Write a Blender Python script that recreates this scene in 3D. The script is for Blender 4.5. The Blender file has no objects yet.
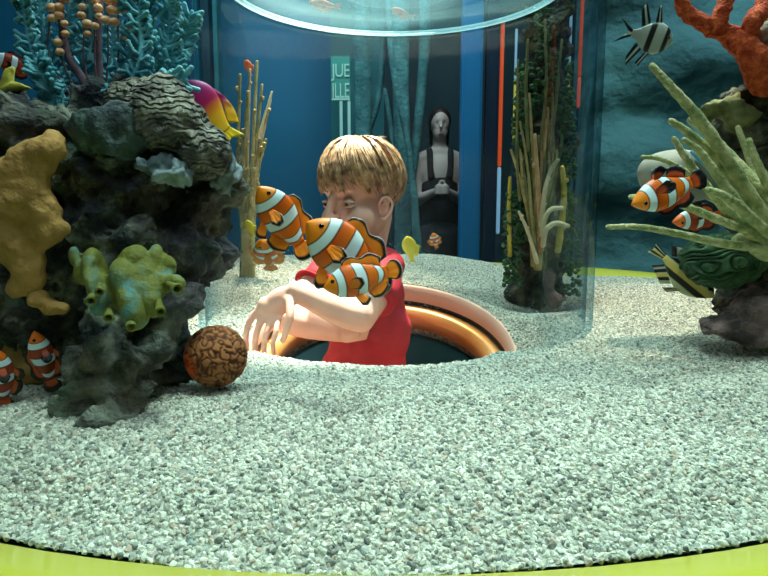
import bpy, bmesh, math, random
from mathutils import Vector, Matrix, noise
R = random.Random(7)
D2R = math.pi / 180
COL = bpy.context.scene.collection
sc = bpy.context.scene

# ------------------------------------------------------------------ camera
FPX = 620.0
PITCH = 7.7 * D2R
CAMP = Vector((0, 0, 0.2))
cd = bpy.data.cameras.new('camera')
cam = bpy.data.objects.new('camera', cd)
COL.objects.link(cam)
cd.sensor_width = 36
cd.lens = 36 * FPX / 768
cd.clip_start = 0.02
cam.location = CAMP
cam.rotation_euler = (math.pi / 2 - PITCH, 0, 0)
sc.camera = cam
CF = Vector((0, math.cos(PITCH), -math.sin(PITCH)))
CU = Vector((0, math.sin(PITCH), math.cos(PITCH)))
CR = Vector((1, 0, 0))


def P(px, py, Y):
    """world point seen at pixel px, py at world depth Y"""
    d = CF + CR * ((px - 384) / FPX) + CU * (-(py - 288) / FPX)
    return CAMP + d * (Y / d.y)


# ------------------------------------------------------------------ helpers
def link(o, parent=None):
    COL.objects.link(o)
    if parent is not None:
        o.parent = parent
        o.matrix_parent_inverse = Matrix() if parent.type != 'EMPTY' else Matrix.Translation(-parent.location)
    return o


def tag(o, label=None, cat=None, group=None, kind=None):
    if label: o['label'] = label
    if cat: o['category'] = cat
    if group: o['group'] = group
    if kind: o['kind'] = kind
    return o


def thing(name, label, cat, loc, group=None):
    o = bpy.data.objects.new(name, None)
    o.empty_display_size = .02
    o.location = loc
    COL.objects.link(o)
    return tag(o, label, cat, group)


def finish(name, me, m, parent=None, smooth=True):
    me.name = name
    if m is not None:
        me.materials.clear()
        for x in (m if isinstance(m, (list, tuple)) else [m]):
            me.materials.append(x)
    if smooth:
        me.polygons.foreach_set('use_smooth', [True] * len(me.polygons))
    o = bpy.data.objects.new(name, me)
    return link(o, parent)


def obj(name, bm, m, parent=None, smooth=True):
    me = bpy.data.meshes.new(name)
    bmesh.ops.recalc_face_normals(bm, faces=bm.faces)
    bm.to_mesh(me)
    bm.free()
    return finish(name, me, m, parent, smooth)


def mesh_from(verts, faces, attrs=None):
    me = bpy.data.meshes.new('m')
    me.from_pydata([tuple(v) for v in verts], [], faces)
    me.update()
    if attrs:
        for k, vals in attrs.items():
            a = me.attributes.new(k, 'FLOAT', 'POINT')
            a.data.foreach_set('value', vals)
    return me


def ico(bm, c, r, sub=2):
    if not hasattr(r, '__len__'): r = (r, r, r)
    M = Matrix.Translation(c) @ Matrix.Diagonal((r[0], r[1], r[2], 1))
    bmesh.ops.create_icosphere(bm, subdivisions=sub, radius=1, matrix=M)


def ell(bm, c, A, B, Cc, sub=3):
    """ellipsoid with three axis vectors"""
    M = Matrix(((A.x, B.x, Cc.x, c.x), (A.y, B.y, Cc.y, c.y), (A.z, B.z, Cc.z, c.z), (0, 0, 0, 1)))
    bmesh.ops.create_icosphere(bm, subdivisions=sub, radius=1, matrix=M)


def box(bm, c, s, rz=0):
    M = Matrix.Translation(c) @ Matrix.Rotation(rz, 4, 'Z') @ Matrix.Diagonal((s[0], s[1], s[2], 1))
    bmesh.ops.create_cube(bm, size=1, matrix=M)


def frame_at(d, ref=None):
    d = d.normalized()
    ref = ref or (Vector((0, 0, 1)) if abs(d.z) < .9 else Vector((1, 0, 0)))
    a = d.cross(ref).normalized()
    return a, a.cross(d).normalized()


def tube(bm, pts, rads, n=8, cap=True, wob=0.0):
    """round tube along points with hemispherical ends"""
    pts = [Vector(p) for p in pts]
    if not hasattr(rads, '__len__'): rads = [rads] * len(pts)
    P2, R2 = [], []
    if cap:
        d = (pts[0] - pts[1]).normalized()
        for k in (1, .8, .45):
            P2.append(pts[0] + d * rads[0] * k); R2.append(rads[0] * math.sqrt(max(0.0, 1 - k * k)) + 1e-5)
    P2 += pts; R2 += list(rads)
    if cap:
        d = (pts[-1] - pts[-2]).normalized()
        for k in (.45, .8, 1):
            P2.append(pts[-1] + d * rads[-1] * k); R2.append(rads[-1] * math.sqrt(max(0.0, 1 - k * k)) + 1e-5)
    rings, a = [], None
    for i, p in enumerate(P2):
        q = P2[min(i + 1, len(P2) - 1)] - P2[max(i - 1, 0)]
        if q.length < 1e-9: q = Vector((0, 0, 1))
        q.normalize()
        if a is None:
            a, b = frame_at(q)
        else:
            a = (a - q * a.dot(q))
            a = a.normalized() if a.length > 1e-6 else frame_at(q)[0]
            b = q.cross(a)
        ring = []
        for k in range(n):
            t = 2 * math.pi * k / n
            rr = R2[i] * (1 + (R.uniform(-wob, wob) if wob else 0))
            ring.append(bm.verts.new(p + (a * math.cos(t) + b * math.sin(t)) * rr))
        rings.append(ring)
    for r0, r1 in zip(rings, rings[1:]):
        for k in range(n):
            bm.faces.new((r0[k], r0[(k + 1) % n], r1[(k + 1) % n], r1[k]))
    bm.faces.new(rings[0][::-1]); bm.faces.new(rings[-1])


def spline(pts, n=8):
    """catmull-rom through points"""
    pts = [Vector(p) for p in pts]
    Q = [pts[0] * 2 - pts[1]] + pts + [pts[-1] * 2 - pts[-2]]
    out = []
    for i in range(1, len(Q) - 2):
        for k in range(n):
            t = k / n
            a, b, c, d = Q[i - 1], Q[i], Q[i + 1], Q[i + 2]
            out.append(.5 * ((2 * b) + (c - a) * t + (2 * a - 5 * b + 4 * c - d) * t * t + (3 * b - a - 3 * c + d) * t ** 3))
    out.append(pts[-1])
    return out


def lerpl(vals, n):
    out = []
    for i in range(n):
        t = i / (n - 1) * (len(vals) - 1)
        k = min(int(t), len(vals) - 2)
        out.append(vals[k] + (vals[k + 1] - vals[k]) * (t - k))
    return out


def lathe(bm, prof, c, n=64, close=False):
    """revolve (r, z) profile about vertical axis at c"""
    rings = []
    for r, z in prof:
        rings.append([bm.verts.new((c[0] + r * math.cos(2 * math.pi * k / n), c[1] + r * math.sin(2 * math.pi * k / n), c[2] + z)) for k in range(n)])
    pairs = list(zip(rings, rings[1:])) + ([(rings[-1], rings[0])] if close else [])
    for a, b in pairs:
        for k in range(n):
            bm.faces.new((a[k], a[(k + 1) % n], b[(k + 1) % n], b[k]))
    return rings


def remeshed(bm, voxel, smooth=4, factor=.5):
    me = bpy.data.meshes.new('tmp')
    bmesh.ops.recalc_face_normals(bm, faces=bm.faces)
    bm.to_mesh(me); bm.free()
    o = bpy.data.objects.new('tmp', me)
    COL.objects.link(o)
    r = o.modifiers.new('r', 'REMESH'); r.mode = 'VOXEL'; r.voxel_size = voxel; r.adaptivity = 0
    if smooth:
        s = o.modifiers.new('s', 'SMOOTH'); s.iterations = smooth; s.factor = factor
    dg = bpy.context.evaluated_depsgraph_get()
    m2 = bpy.data.meshes.new_from_object(o.evaluated_get(dg))
    bpy.data.objects.remove(o); bpy.data.meshes.remove(me)
    return m2


def displace(me, fn):
    me.update()
    nn = [v.normal.copy() for v in me.vertices]
    for v, n in zip(me.vertices, nn):
        v.co = v.co + fn(v.co.copy(), n)
    me.update()
    return me


def rocky(amp=.02, s=14, fine=.004, sf=60, pits=.0, sp=30, seed=0):
    off = Vector((seed * 3.1, seed * 1.7, seed * 2.3))
    def f(co, n):
        p = co + off
        d = amp * (noise.fractal(p * s, 1.0, 2.0, 4) ) + fine * noise.turbulence(p * sf, 3, False)
        rid = 1 - abs(noise.noise(p * s * 1.7)) * 2
        d += amp * .30 * (noise.ridged_multi_fractal(p * s * 2.2, 1.0, 2.0, 3, 1.0, 2.0) - 1.1)
        d += amp * .5 * rid * rid * (1 if rid > 0 else -1) - amp * .3
        if pits:
            c = noise.noise(p * sp)
            if c > .18: d -= pits * min(1.0, (c - .18) * 5)
        return n * d
    return f


# ------------------------------------------------------------------ materials
def nodes(name):
    m = bpy.data.materials.new(name)
    m.use_nodes = True
    nt = m.node_tree
    return m, nt, nt.nodes, nt.links, nt.nodes['Principled BSDF']


def rgba(c):
    return (c[0], c[1], c[2], 1)


def mat(name, c1, c2=None, rough=.6, scale=20, bump=0.0, bscale=None, spec=.3, metal=0.0, sss=0.0, c3=None, detail=5, pos=(.35, .65), coat=0.0, bdist=.002):
    m, nt, N, L, b = nodes(name)
    b.inputs['Roughness'].default_value = rough
    b.inputs['Specular IOR Level'].default_value = spec
    b.inputs['Metallic'].default_value = metal
    b.inputs['Coat Weight'].default_value = coat
    if sss:
        b.inputs['Subsurface Weight'].default_value = sss
        b.inputs['Subsurface Radius'].default_value = (1, .35, .2)
        b.inputs['Subsurface Scale'].default_value = .008
    g = N.new('ShaderNodeNewGeometry')
    if c2 is None:
        b.inputs['Base Color'].default_value = rgba(c1)
    else:
        n = N.new('ShaderNodeTexNoise'); n.inputs['Scale'].default_value = scale; n.inputs['Detail'].default_value = detail
        L.new(g.outputs['Position'], n.inputs['Vector'])
        r = N.new('ShaderNodeValToRGB')
        e = r.color_ramp.elements
        e[0].position, e[1].position = pos
        e[0].color, e[1].color = rgba(c1), rgba(c2)
        if c3 is not None:
            x = e.new((pos[0] + pos[1]) / 2); x.color = rgba(c3)
        L.new(n.outputs['Fac'], r.inputs['Fac']); L.new(r.outputs['Color'], b.inputs['Base Color'])
    if bump:
        n2 = N.new('ShaderNodeTexNoise'); n2.inputs['Scale'].default_value = bscale or scale * 4; n2.inputs['Detail'].default_value = 6
        L.new(g.outputs['Position'], n2.inputs['Vector'])
        bp = N.new('ShaderNodeBump'); bp.inputs['Strength'].default_value = bump; bp.inputs['Distance'].default_value = bdist
        L.new(n2.outputs['Fac'], bp.inputs['Height']); L.new(bp.outputs['Normal'], b.inputs['Normal'])
    return m


def emit(name, c, s):
    m, nt, N, L, b = nodes(name)
    b.inputs['Base Color'].default_value = rgba([x * .3 for x in c])
    b.inputs['Emission Color'].default_value = rgba(c)
    b.inputs['Emission Strength'].default_value = s
    return m


def ramp_mat(name, attr, stops, rough=.45, wob=None, spec=.4, vshape=None, sss=0.0, fine=None, const=False):
    """colour from a per-vertex position along the thing (its own markings)"""
    m, nt, N, L, b = nodes(name)
    b.inputs['Roughness'].default_value = rough
    b.inputs['Specular IOR Level'].default_value = spec
    a = N.new('ShaderNodeAttribute'); a.attribute_name = attr
    src = a.outputs['Fac']
    if vshape:
        av = N.new('ShaderNodeAttribute'); av.attribute_name = 'fv'
        p = N.new('ShaderNodeMath'); p.operation = 'POWER'; L.new(av.outputs['Fac'], p.inputs[0]); p.inputs[1].default_value = 2
        q = N.new('ShaderNodeMath'); q.operation = 'MULTIPLY_ADD'; L.new(p.outputs[0], q.inputs[0]); q.inputs[1].default_value = vshape; L.new(src, q.inputs[2])
        src = q.outputs[0]
    if wob:
        tc = N.new('ShaderNodeTexCoord')
        n = N.new('ShaderNodeTexNoise'); n.inputs['Scale'].default_value = wob[0]; n.inputs['Detail'].default_value = 2
        L.new(tc.outputs['Object'], n.inputs['Vector'])
        q = N.new('ShaderNodeMath'); q.operation = 'MULTIPLY_ADD'; L.new(n.outputs['Fac'], q.inputs[0]); q.inputs[1].default_value = wob[1]; L.new(src, q.inputs[2])
        q2 = N.new('ShaderNodeMath'); q2.operation = 'SUBTRACT'; L.new(q.outputs[0], q2.inputs[0]); q2.inputs[1].default_value = wob[1] * .5
        src = q2.outputs[0]
    r = N.new('ShaderNodeValToRGB')
    e = r.color_ramp.elements
    e[0].position, e[0].color = stops[0][0], rgba(stops[0][1])
    e[1].position, e[1].color = stops[-1][0], rgba(stops[-1][1])
    for p_, c_ in stops[1:-1]:
        x = e.new(p_); x.color = rgba(c_)
    if const: r.color_ramp.interpolation = 'CONSTANT'
    L.new(src, r.inputs['Fac'])
    L.new(r.outputs['Color'], b.inputs['Base Color'])
    return m


def glass_mat(name, tint, edge, refl=.5, ior=1.2, rough=0.0, veil=0.0, veilc=(.6, .8, .85)):
    """thin clear acrylic: see-through, tinted more where one looks along the wall"""
    m = bpy.data.materials.new(name); m.use_nodes = True
    nt = m.node_tree; N, L = nt.nodes, nt.links
    N.clear()
    out = N.new('ShaderNodeOutputMaterial')
    lw = N.new('ShaderNodeLayerWeight'); lw.inputs['Blend'].default_value = .5
    p = N.new('ShaderNodeMath'); p.operation = 'POWER'; L.new(lw.outputs['Facing'], p.inputs[0]); p.inputs[1].default_value = 5
    mx = N.new('ShaderNodeMix'); mx.data_type = 'RGBA'
    L.new(p.outputs[0], mx.inputs['Factor']); mx.inputs['A'].default_value = rgba(tint); mx.inputs['B'].default_value = rgba(edge)
    tr = N.new('ShaderNodeBsdfTransparent'); L.new(mx.outputs['Result'], tr.inputs['Color'])
    gl = N.new('ShaderNodeBsdfGlossy'); gl.inputs['Roughness'].default_value = rough
    fr = N.new('ShaderNodeFresnel'); fr.inputs['IOR'].default_value = ior
    q = N.new('ShaderNodeMath'); q.operation = 'MULTIPLY'; L.new(fr.outputs[0], q.inputs[0]); q.inputs[1].default_value = refl
    ms = N.new('ShaderNodeMixShader'); L.new(q.outputs[0], ms.inputs[0]); L.new(tr.outputs[0], ms.inputs[1]); L.new(gl.outputs[0], ms.inputs[2])
    last = ms
    if veil:
        df = N.new('ShaderNodeBsdfTranslucent'); df.inputs['Color'].default_value = rgba(veilc)
        m2 = N.new('ShaderNodeMixShader'); m2.inputs[0].default_value = veil
        L.new(ms.outputs[0], m2.inputs[1]); L.new(df.outputs[0], m2.inputs[2])
        last = m2
    L.new(last.outputs[0], out.inputs['Surface'])
    return m


M = {}
M['rock'] = mat('dark_rock', (.010, .016, .022), (.28, .30, .24), .8, 26, 1.0, 90, c3=(.065, .075, .07), pos=(.36, .66), bdist=.014)
M['rock_pale'] = mat('pale_ridged_rock', (.05, .05, .045), (.30, .29, .23), .85, 40, .9, 160, pos=(.35, .62), bdist=.003)
def blotches(m, c, scale, lo, hi, k=.8):
    nt = m.node_tree; N, L = nt.nodes, nt.links
    b = N['Principled BSDF']; old = b.inputs['Base Color'].links[0].from_socket
    g = N.new('ShaderNodeNewGeometry'); n = N.new('ShaderNodeTexNoise'); n.inputs['Scale'].default_value = scale; n.inputs['Detail'].default_value = 6
    L.new(g.outputs['Position'], n.inputs['Vector'])
    mr = N.new('ShaderNodeMapRange'); L.new(n.outputs['Fac'], mr.inputs['Value']); mr.inputs['From Min'].default_value = lo; mr.inputs['From Max'].default_value = hi; mr.inputs['To Max'].default_value = k
    mx = N.new('ShaderNodeMix'); mx.data_type = 'RGBA'; L.new(mr.outputs['Result'], mx.inputs['Factor']); L.new(old, mx.inputs['A']); mx.inputs['B'].default_value = rgba(c)
    L.new(mx.outputs['Result'], b.inputs['Base Color'])
blotches(M['rock'], (.14, .11, .065), 11, .52, .66, .7)
blotches(M['rock'], (.06, .12, .07), 14.3, .56, .68, .7)
blotches(M['rock'], (.13, .10, .14), 8.3, .54, .68, .6)
blotches(M['rock'], (.45, .40, .42), 31, .64, .72, .6)
M['rock_brown'] = mat('brown_rock', (.015, .014, .012), (.17, .15, .10), .85, 30, 1.0, 90, c3=(.05, .05, .035), pos=(.38, .64), bdist=.012)
M['rock_mauve'] = mat('mauve_rock', (.05, .035, .04), (.30, .20, .19), .85, 30, 1.0, 110, pos=(.38, .66), bdist=.009)
M['tan_sponge'] = mat('tan_sponge', (.30, .165, .04), (.56, .31, .10), .75, 22, .8, 90, pos=(.3, .7), bdist=.006)
M['green_sponge'] = mat('green_yellow_sponge', (.13, .14, .018), (.08, .22, .21), .7, 26, .8, 120, c3=(.15, .165, .035), pos=(.43, .64), bdist=.004)
M['teal_coral'] = mat('teal_coral', (.05, .26, .33), (.18, .50, .56), .6, 40, .4, 400, pos=(.35, .65))
M['mauve_stem'] = mat('mauve_stem', (.10, .06, .09), (.20, .12, .14), .7, 40, .6, 300)
M['peach'] = mat('peach_beads', (.90, .38, .16), (.95, .60, .38), .6, 30, .2, 200)
M['brick'] = mat('orange_coral_skin', (.42, .035, .008), (.72, .13, .03), .75, 90, 1.0, 260, bdist=.008)
M['finger'] = mat('pale_green_finger_skin', (.24, .31, .12), (.60, .58, .31), .65, 60, .9, 260, pos=(.35, .65), bdist=.005)
M['lettuce'] = mat('dark_green_folds', (.015, .05, .025), (.06, .14, .07), .7, 50, .5, 220)
M['cream'] = mat('cream_soft_coral', (.26, .29, .25), (.34, .35, .29), .7, 12, .1, 100)
M['whip'] = mat('olive_whip', (.26, .23, .08), (.50, .43, .20), .7, 40, .6, 300)
M['whip_tan'] = mat('tan_whip', (.40, .26, .12), (.58, .42, .24), .7, 40, .6, 300)
M['whip_dim'] = mat('dull_green_whip', (.10, .13, .05), (.22, .24, .10), .7, 40, .6, 300)
M['whip_yellow'] = mat('yellow_whip', (.45, .38, .03), (.60, .52, .08), .7, 40, .5, 300)
M['whip_cream'] = mat('cream_whip', (.55, .55, .34), (.7, .68, .46), .7, 40, .5, 300)
M['leaf'] = mat('dark_leafy_algae', (.02, .07, .025), (.06, .16, .05), .7, 60, .8, 300)
M['yellow_rim'] = mat('yellow_green_moulding', (.47, .44, .045), (.51, .48, .05), .35, 3, coat=.3)
M['cabinet'] = mat('blue_cabinet', (.01, .06, .12), rough=.4)
M['skin'] = mat('skin', (.68, .35, .27), (.76, .42, .33), .5, 30, .1, 500, sss=.25, pos=(.3, .7))
M['pale_skin'] = mat('pale_skin', (.40, .34, .31), (.45, .38, .34), .55, 12)
M['lip'] = mat('lips', (.58, .20, .18), rough=.45)
M['shirt'] = mat('red_cotton', (.33, .007, .016), (.42, .010, .022), .8, 60, .4, 700, bdist=.001)
M['shirt_rib'] = mat('red_ribbed_collar', (.38, .008, .016), rough=.8)
M['shorts'] = mat('dark_shorts', (.02, .025, .04), rough=.85)
M['print'] = mat('faded_print', (.22, .20, .17), rough=.8)
M['black'] = mat('black_cloth', (.008, .009, .012), rough=.8)
M['hair'] = mat('light_brown_hair', (.15, .065, .03), (.68, .40, .20), .36, 80, .3, 400, pos=(.32, .68), spec=.5)
M['dark_hair'] = mat('dark_hair', (.02, .012, .01), rough=.5)
M['eyewhite'] = mat('eye_white', (.30, .25, .23), rough=.25)
M['iris'] = mat('dark_iris', (.03, .022, .02), rough=.15)
M['copper'] = mat('copper_moulding', (.72, .26, .06), (.86, .40, .13), .3, 14, .15, 60, metal=.35, spec=.6)
M['pink'] = mat('pink_beige_band', (.72, .44, .34), (.78, .50, .39), .5, 10)
M['seal'] = mat('black_seal', (.01, .01, .01), rough=.5)
M['well'] = mat('dark_teal_well', (.003, .014, .018), (.005, .02, .025), .95, 6, spec=.03)
M['blue_wall'] = mat('blue_paint', (.004, .085, .155), (.006, .10, .18), .6, 1.5)
M['blue_post'] = mat('bright_blue_paint', (.01, .17, .38), rough=.4)
M['navy'] = mat('navy_paint', (.003, .018, .045), rough=.5)
M['black_teal'] = mat('dark_teal_paint', (.006, .034, .044), rough=.6)
M['teal_panel'] = mat('teal_panel_paint', (.012, .12, .13), (.02, .15, .155), .6, 3)
M['trunk'] = mat('teal_bark', (.022, .10, .11), (.06, .20, .20), .8, 9, .8, 40, bdist=.02)
M['backrock'] = mat('teal_painted_rockwork', (.018, .068, .085), (.055, .165, .18), .85, 2.2, .8, 14, bdist=.03, pos=(.3, .7))
M['sign'] = mat('sea_green_board', (.05, .26, .22), rough=.5)
M['letter'] = mat('pale_green_letters', (.35, .62, .54), rough=.5)
M['floor'] = mat('dark_carpet', (.004, .011, .016), (.006, .016, .021), .9, 60)
M['ceil'] = mat('dark_ceiling', (.02, .035, .045), rough=.8)
M['lamp_glass'] = emit('lamp_diffuser', (1, .95, .85), 6)
M['orange_glow'] = emit('orange_glow', (1, .10, .015), .35)  # glows below: colours of reflections on the tube, put in as emission
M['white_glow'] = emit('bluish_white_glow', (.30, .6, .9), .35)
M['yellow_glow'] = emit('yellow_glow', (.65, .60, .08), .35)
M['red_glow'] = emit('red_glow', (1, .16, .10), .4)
OR, ORD, WH, BK = (.92, .22, .008), (.75, .11, .006), (.70, .86, .92), (.006, .006, .008)


def clown(name, o1, o2, o3):
    return ramp_mat(name, 'fu', [(0, o1), (.208, o1), (.225, BK), (.238, WH), (.338, WH), (.352, BK), (.372, o2), (.515, o3), (.532, BK), (.546, WH),
                                 (.672, WH), (.688, BK), (.71, o3), (.845, o3), (.86, BK), (.87, WH), (.935, WH), (.95, BK), (.968, o3), (1, o3)],
                    rough=.4, vshape=.05, wob=(28, .03))


M['clown'] = clown('clownfish_skin', (.90, .25, .010), (.68, .10, .006), (.80, .16, .006))
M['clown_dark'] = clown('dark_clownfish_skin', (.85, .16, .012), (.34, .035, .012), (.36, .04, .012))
M['clown_fin'] = ramp_mat('clownfish_fin', 'fe', [(0, (.85, .19, .008)), (.68, (.92, .26, .012)), (.80, BK), (.93, BK), (.97, (.35, .3, .3)), (1, (.35, .3, .3))], rough=.45, wob=(60, .06))
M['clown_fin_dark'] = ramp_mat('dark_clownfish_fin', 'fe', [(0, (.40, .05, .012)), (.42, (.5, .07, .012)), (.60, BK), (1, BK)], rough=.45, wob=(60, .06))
M['clear_fin'] = ramp_mat('amber_fin', 'fe', [(0, (.80, .22, .02)), (.9, (.75, .30, .10)), (1, (.6, .4, .3))], rough=.45)
M['fish_eye'] = mat('black_fish_eye', (.004, .004, .004), rough=.1, spec=.8)
M['gramma'] = ramp_mat('magenta_to_yellow_skin', 'fu', [(0, (.14, .008, .12)), (.25, (.34, .008, .17)), (.50, (.50, .012, .10)), (.60, (.80, .18, .02)), (.72, (.90, .40, .012)), (1, (.92, .55, .012))], wob=(20, .05))
M['gramma_fin'] = ramp_mat('magenta_to_yellow_fin', 'fu', [(0, (.22, .01, .16)), (.5, (.50, .012, .14)), (.64, (.95, .40, .012)), (1, (.95, .68, .012))])
M['yellow_fish'] = mat('yellow_fish_skin', (.70, .60, .05), (.80, .68, .08), .45, 60)
M['cardinal'] = ramp_mat('silver_black_barred_skin', 'fu', [(0, (.30, .34, .32)), (.12, (.30, .34, .32)), (.15, BK), (.22, BK), (.25, (.38, .42, .38)), (.46, (.38, .42, .38)), (.49, BK), (.60, BK), (.63, (.36, .40, .36)), (1, (.25, .28, .27))], wob=(20, .02))
M['cardinal_fin'] = ramp_mat('black_white_fin', 'fs', [(0, BK), (.25, BK), (.32, (.36, .42, .38)), (.52, (.40, .46, .42)), (.6, BK), (1, BK)])
M['striped'] = ramp_mat('yellow_black_white_striped_skin', 'fs', [(0, (.60, .60, .34)), (.16, (.60, .60, .34)), (.20, BK), (.34, BK), (.37, (.80, .55, .10)), (.58, (.75, .66, .30)), (.61, BK), (.76, BK), (.79, (.55, .60, .52)), (.86, (.5, .5, .4)), (.9, BK), (1, BK)], wob=(14, .03))
M['red_fish'] = mat('small_orange_fish_skin', (.75, .12, .04), (.85, .30, .15), .5, 120)
M['tube_glass'] = glass_mat('clear_acrylic', (.985, .995, .995), (.28, .56, .68), refl=.22, ior=1.25)
M['pane_glass'] = glass_mat('tank_glass', (.985, .995, .99), (.8, .95, .95), refl=.12, ior=1.2)
M['lid_glass'] = glass_mat('milky_acrylic', (.90, .97, .98), (.75, .95, 1), refl=.22, ior=1.3, veil=.018, veilc=(.42, .80, .90))
M['lid_rim'] = glass_mat('bright_acrylic_edge', (.8, .95, .98), (.8, .95, 1), refl=.5, ior=1.45, veil=.45, veilc=(.75, .95, .98))

# ------------------------------------------------------------------ layout numbers
TC = Vector((0.0, 1.24, 0))      # middle of the round tank
TR = .888
UC = Vector((.02, 1.17, 0))      # the pop-up tube
UR = .36
HC = Vector((-.01, 1.12, 0))     # hole in the gravel
RCn = Vector((-.008, 1.15, -.066))
TILT = math.atan(.35)


def sstep(a, b, x):
    t = max(0.0, min(1.0, (x - a) / (b - a)))
    return t * t * (3 - 2 * t)


def gz(x, y):
    """height of the gravel"""
    z = .005 * noise.noise(Vector((x * 5, y * 5, 1.3))) + .0025 * noise.noise(Vector((x * 16, y * 16, 4.3)))
    r = math.hypot(x - TC.x, y - TC.y)
    z += .030 * sstep(1.45, 2.0, y) * (1 - sstep(.1, .5, x))
    z -= .028 * sstep(1.6, 2.05, y) * sstep(.3, .6, x)
    z -= .024 * sstep(TR - .09, TR, r) * (1 - sstep(.8, 1.4, y))
    z -= .036 * math.exp(-((x - .36) ** 2 + (y - 1.38) ** 2) / .010)
    z -= .020 * math.exp(-((x - .04) / .46) ** 4) * sstep(.62, .80, y) * (1 - sstep(1.30, 1.6, y))
    d = math.hypot(x - UC.x, y - UC.y)
    z += .004 * math.exp(-((d - UR) / .03) ** 2)
    return z


# ------------------------------------------------------------------ room shell
FZ = -.75
def slab(name, c, s, m):
    bm = bmesh.new(); box(bm, Vector(c), s)
    return tag(obj(name, bm, m, smooth=False), kind='structure')

slab('floor', (0, 2.2, FZ - .05), (8, 8, .1), M['floor'])
slab('ceiling', (0, 2.2, 2.75), (8, 8, .1), M['ceil'])
slab('wall_left', (-4.05, 2.2, 1), (.1, 8, 3.5), M['blue_wall'])
slab('wall_right', (4.05, 2.2, 1), (.1, 8, 3.5), M['navy'])
slab('wall_front', (0, -1.85, 1), (8.2, .1, 3.5), M['navy'])
# back wall in differently painted bays
def bay(name, px0, px1, Y, m, z0=FZ, z1=2.7, th=.1):
    x0, x1 = P(px0, 200, Y).x, P(px1, 200, Y).x
    return slab(name, ((x0 + x1) / 2, Y + th / 2, (z0 + z1) / 2), (x1 - x0, th, z1 - z0), m)
bay('wall_back', -60, 332, 5.2, M['blue_wall'])
bay('wall_back_middle', 332, 384, 5.2, M['teal_panel'])
bay('wall_back_dark', 384, 830, 5.2, M['black_teal'])
bay('trim_1', 200, 204, 4.9, M['teal_panel'])
bay('trim_2', 219, 223, 4.9, M['teal_panel'])
bay('trim_3', 207, 215, 4.95, M['black_teal'])

# rockwork wall, right, behind the tank
def rock_wall():
    n, mrows = 120, 70
    V, F = [], []
    x0, x1, Y = .93, 3.6, 2.75
    for j in range(mrows + 1):
        for i in range(n + 1):
            x = x0 + (x1 - x0) * i / n
            z = FZ + (2.7 - FZ) * j / mrows
            p = Vector((x * .8, z * 3.2, 7))
            d = .16 * noise.fractal(p, 1, 2, 4) + .05 * abs(noise.noise(Vector((x * 3, z * 9, 2))))
            V.append(Vector((x, Y - d + .18 * math.sin(z * 9 + x) * .3, z)))
    w = n + 1
    for j in range(mrows):
        for i in range(n):
            a = j * w + i
            F.append((a, a + 1, a + w + 1, a + w))
    k = len(V)
    for j in range(mrows + 1):      # give it a solid left flank and back
        V.append(Vector((x0, Y + .4, FZ + (2.7 - FZ) * j / mrows)))
    for j in range(mrows):
        F.append((k + j, j * w, (j + 1) * w, k + j + 1))
    return tag(finish('wall_rockwork', mesh_from(V, F), M['backrock']), kind='structure')
rock_wall()

# bright blue post and added glowing strips in place of tube reflections
def post(name, label, cat, px0, px1, Y, z0, z1, m, group=None, tk=None):
    x0, x1 = P(px0, 150, Y).x, P(px1, 150, Y).x
    bm = bmesh.new(); box(bm, Vector(((x0 + x1) / 2, Y, (z0 + z1) / 2)), (x1 - x0, tk or (x1 - x0), z1 - z0))
    bmesh.ops.bevel(bm, geom=bm.edges[:], offset=(x1 - x0) * .12, segments=2, affect='EDGES')
    return tag(obj(name, bm, m, smooth=False), label, cat, group)

post('square_post', 'bright blue square post behind the tank, beside the standing woman', 'post', 460, 480, 3.9, FZ, 2.69, M['blue_post'])
post('square_post', 'narrow navy blue post just right of the bright blue one', 'post', 484, 496, 3.9, FZ, 2.69, M['navy'])
def strip(label, px0, px1, Y, pyt, pym, pyb, ma, mb, mc=None):  # glowing rods added where reflections show on the tube, not lamps
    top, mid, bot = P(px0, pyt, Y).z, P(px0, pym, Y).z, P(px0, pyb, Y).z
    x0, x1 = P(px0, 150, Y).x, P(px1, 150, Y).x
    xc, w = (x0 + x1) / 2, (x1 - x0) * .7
    t = thing('reflection_strip', label, 'imitated reflection', (xc, Y, FZ), 'added vertical strips imitating reflections on the tube')
    bm = bmesh.new(); tube(bm, [(xc, Y, mid), (xc, Y, top)], w / 2, 12); obj('upper_reflection', bm, ma, t)
    bm = bmesh.new(); tube(bm, [(xc, Y, bot), (xc, Y, mid - w)], w / 2, 12); obj('lower_reflection', bm, mb, t)
    bm = bmesh.new(); box(bm, Vector((xc, Y + w * .7, (FZ + 2.7) / 2)), (w * .6, w * .3, 2.7 - FZ)); obj('added_rail', bm, M['navy'], t, smooth=False)  # backing bar added behind the rods
strip('orange strip imitating a tube reflection at the left edge of the planted rock spire, bluish below', 497, 502.5, 2.7, 20, 165, 232, M['orange_glow'], M['white_glow'])
strip('slim yellow and white imitated tube reflection left of the planted rock spire', 511.5, 515, 2.72, 30, 78, 138, M['white_glow'], M['yellow_glow'])
strip('slim bluish white imitated tube reflection on the right of the planted rock spire', 564, 568, 2.72, 5, 62, 86, M['white_glow'], M['yellow_glow'])
strip('reddish glowing strip at the tube\'s right edge, paler at its foot', 574, 579, 2.7, -5, 75, 106, M['orange_glow'], M['red_glow'])

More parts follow.
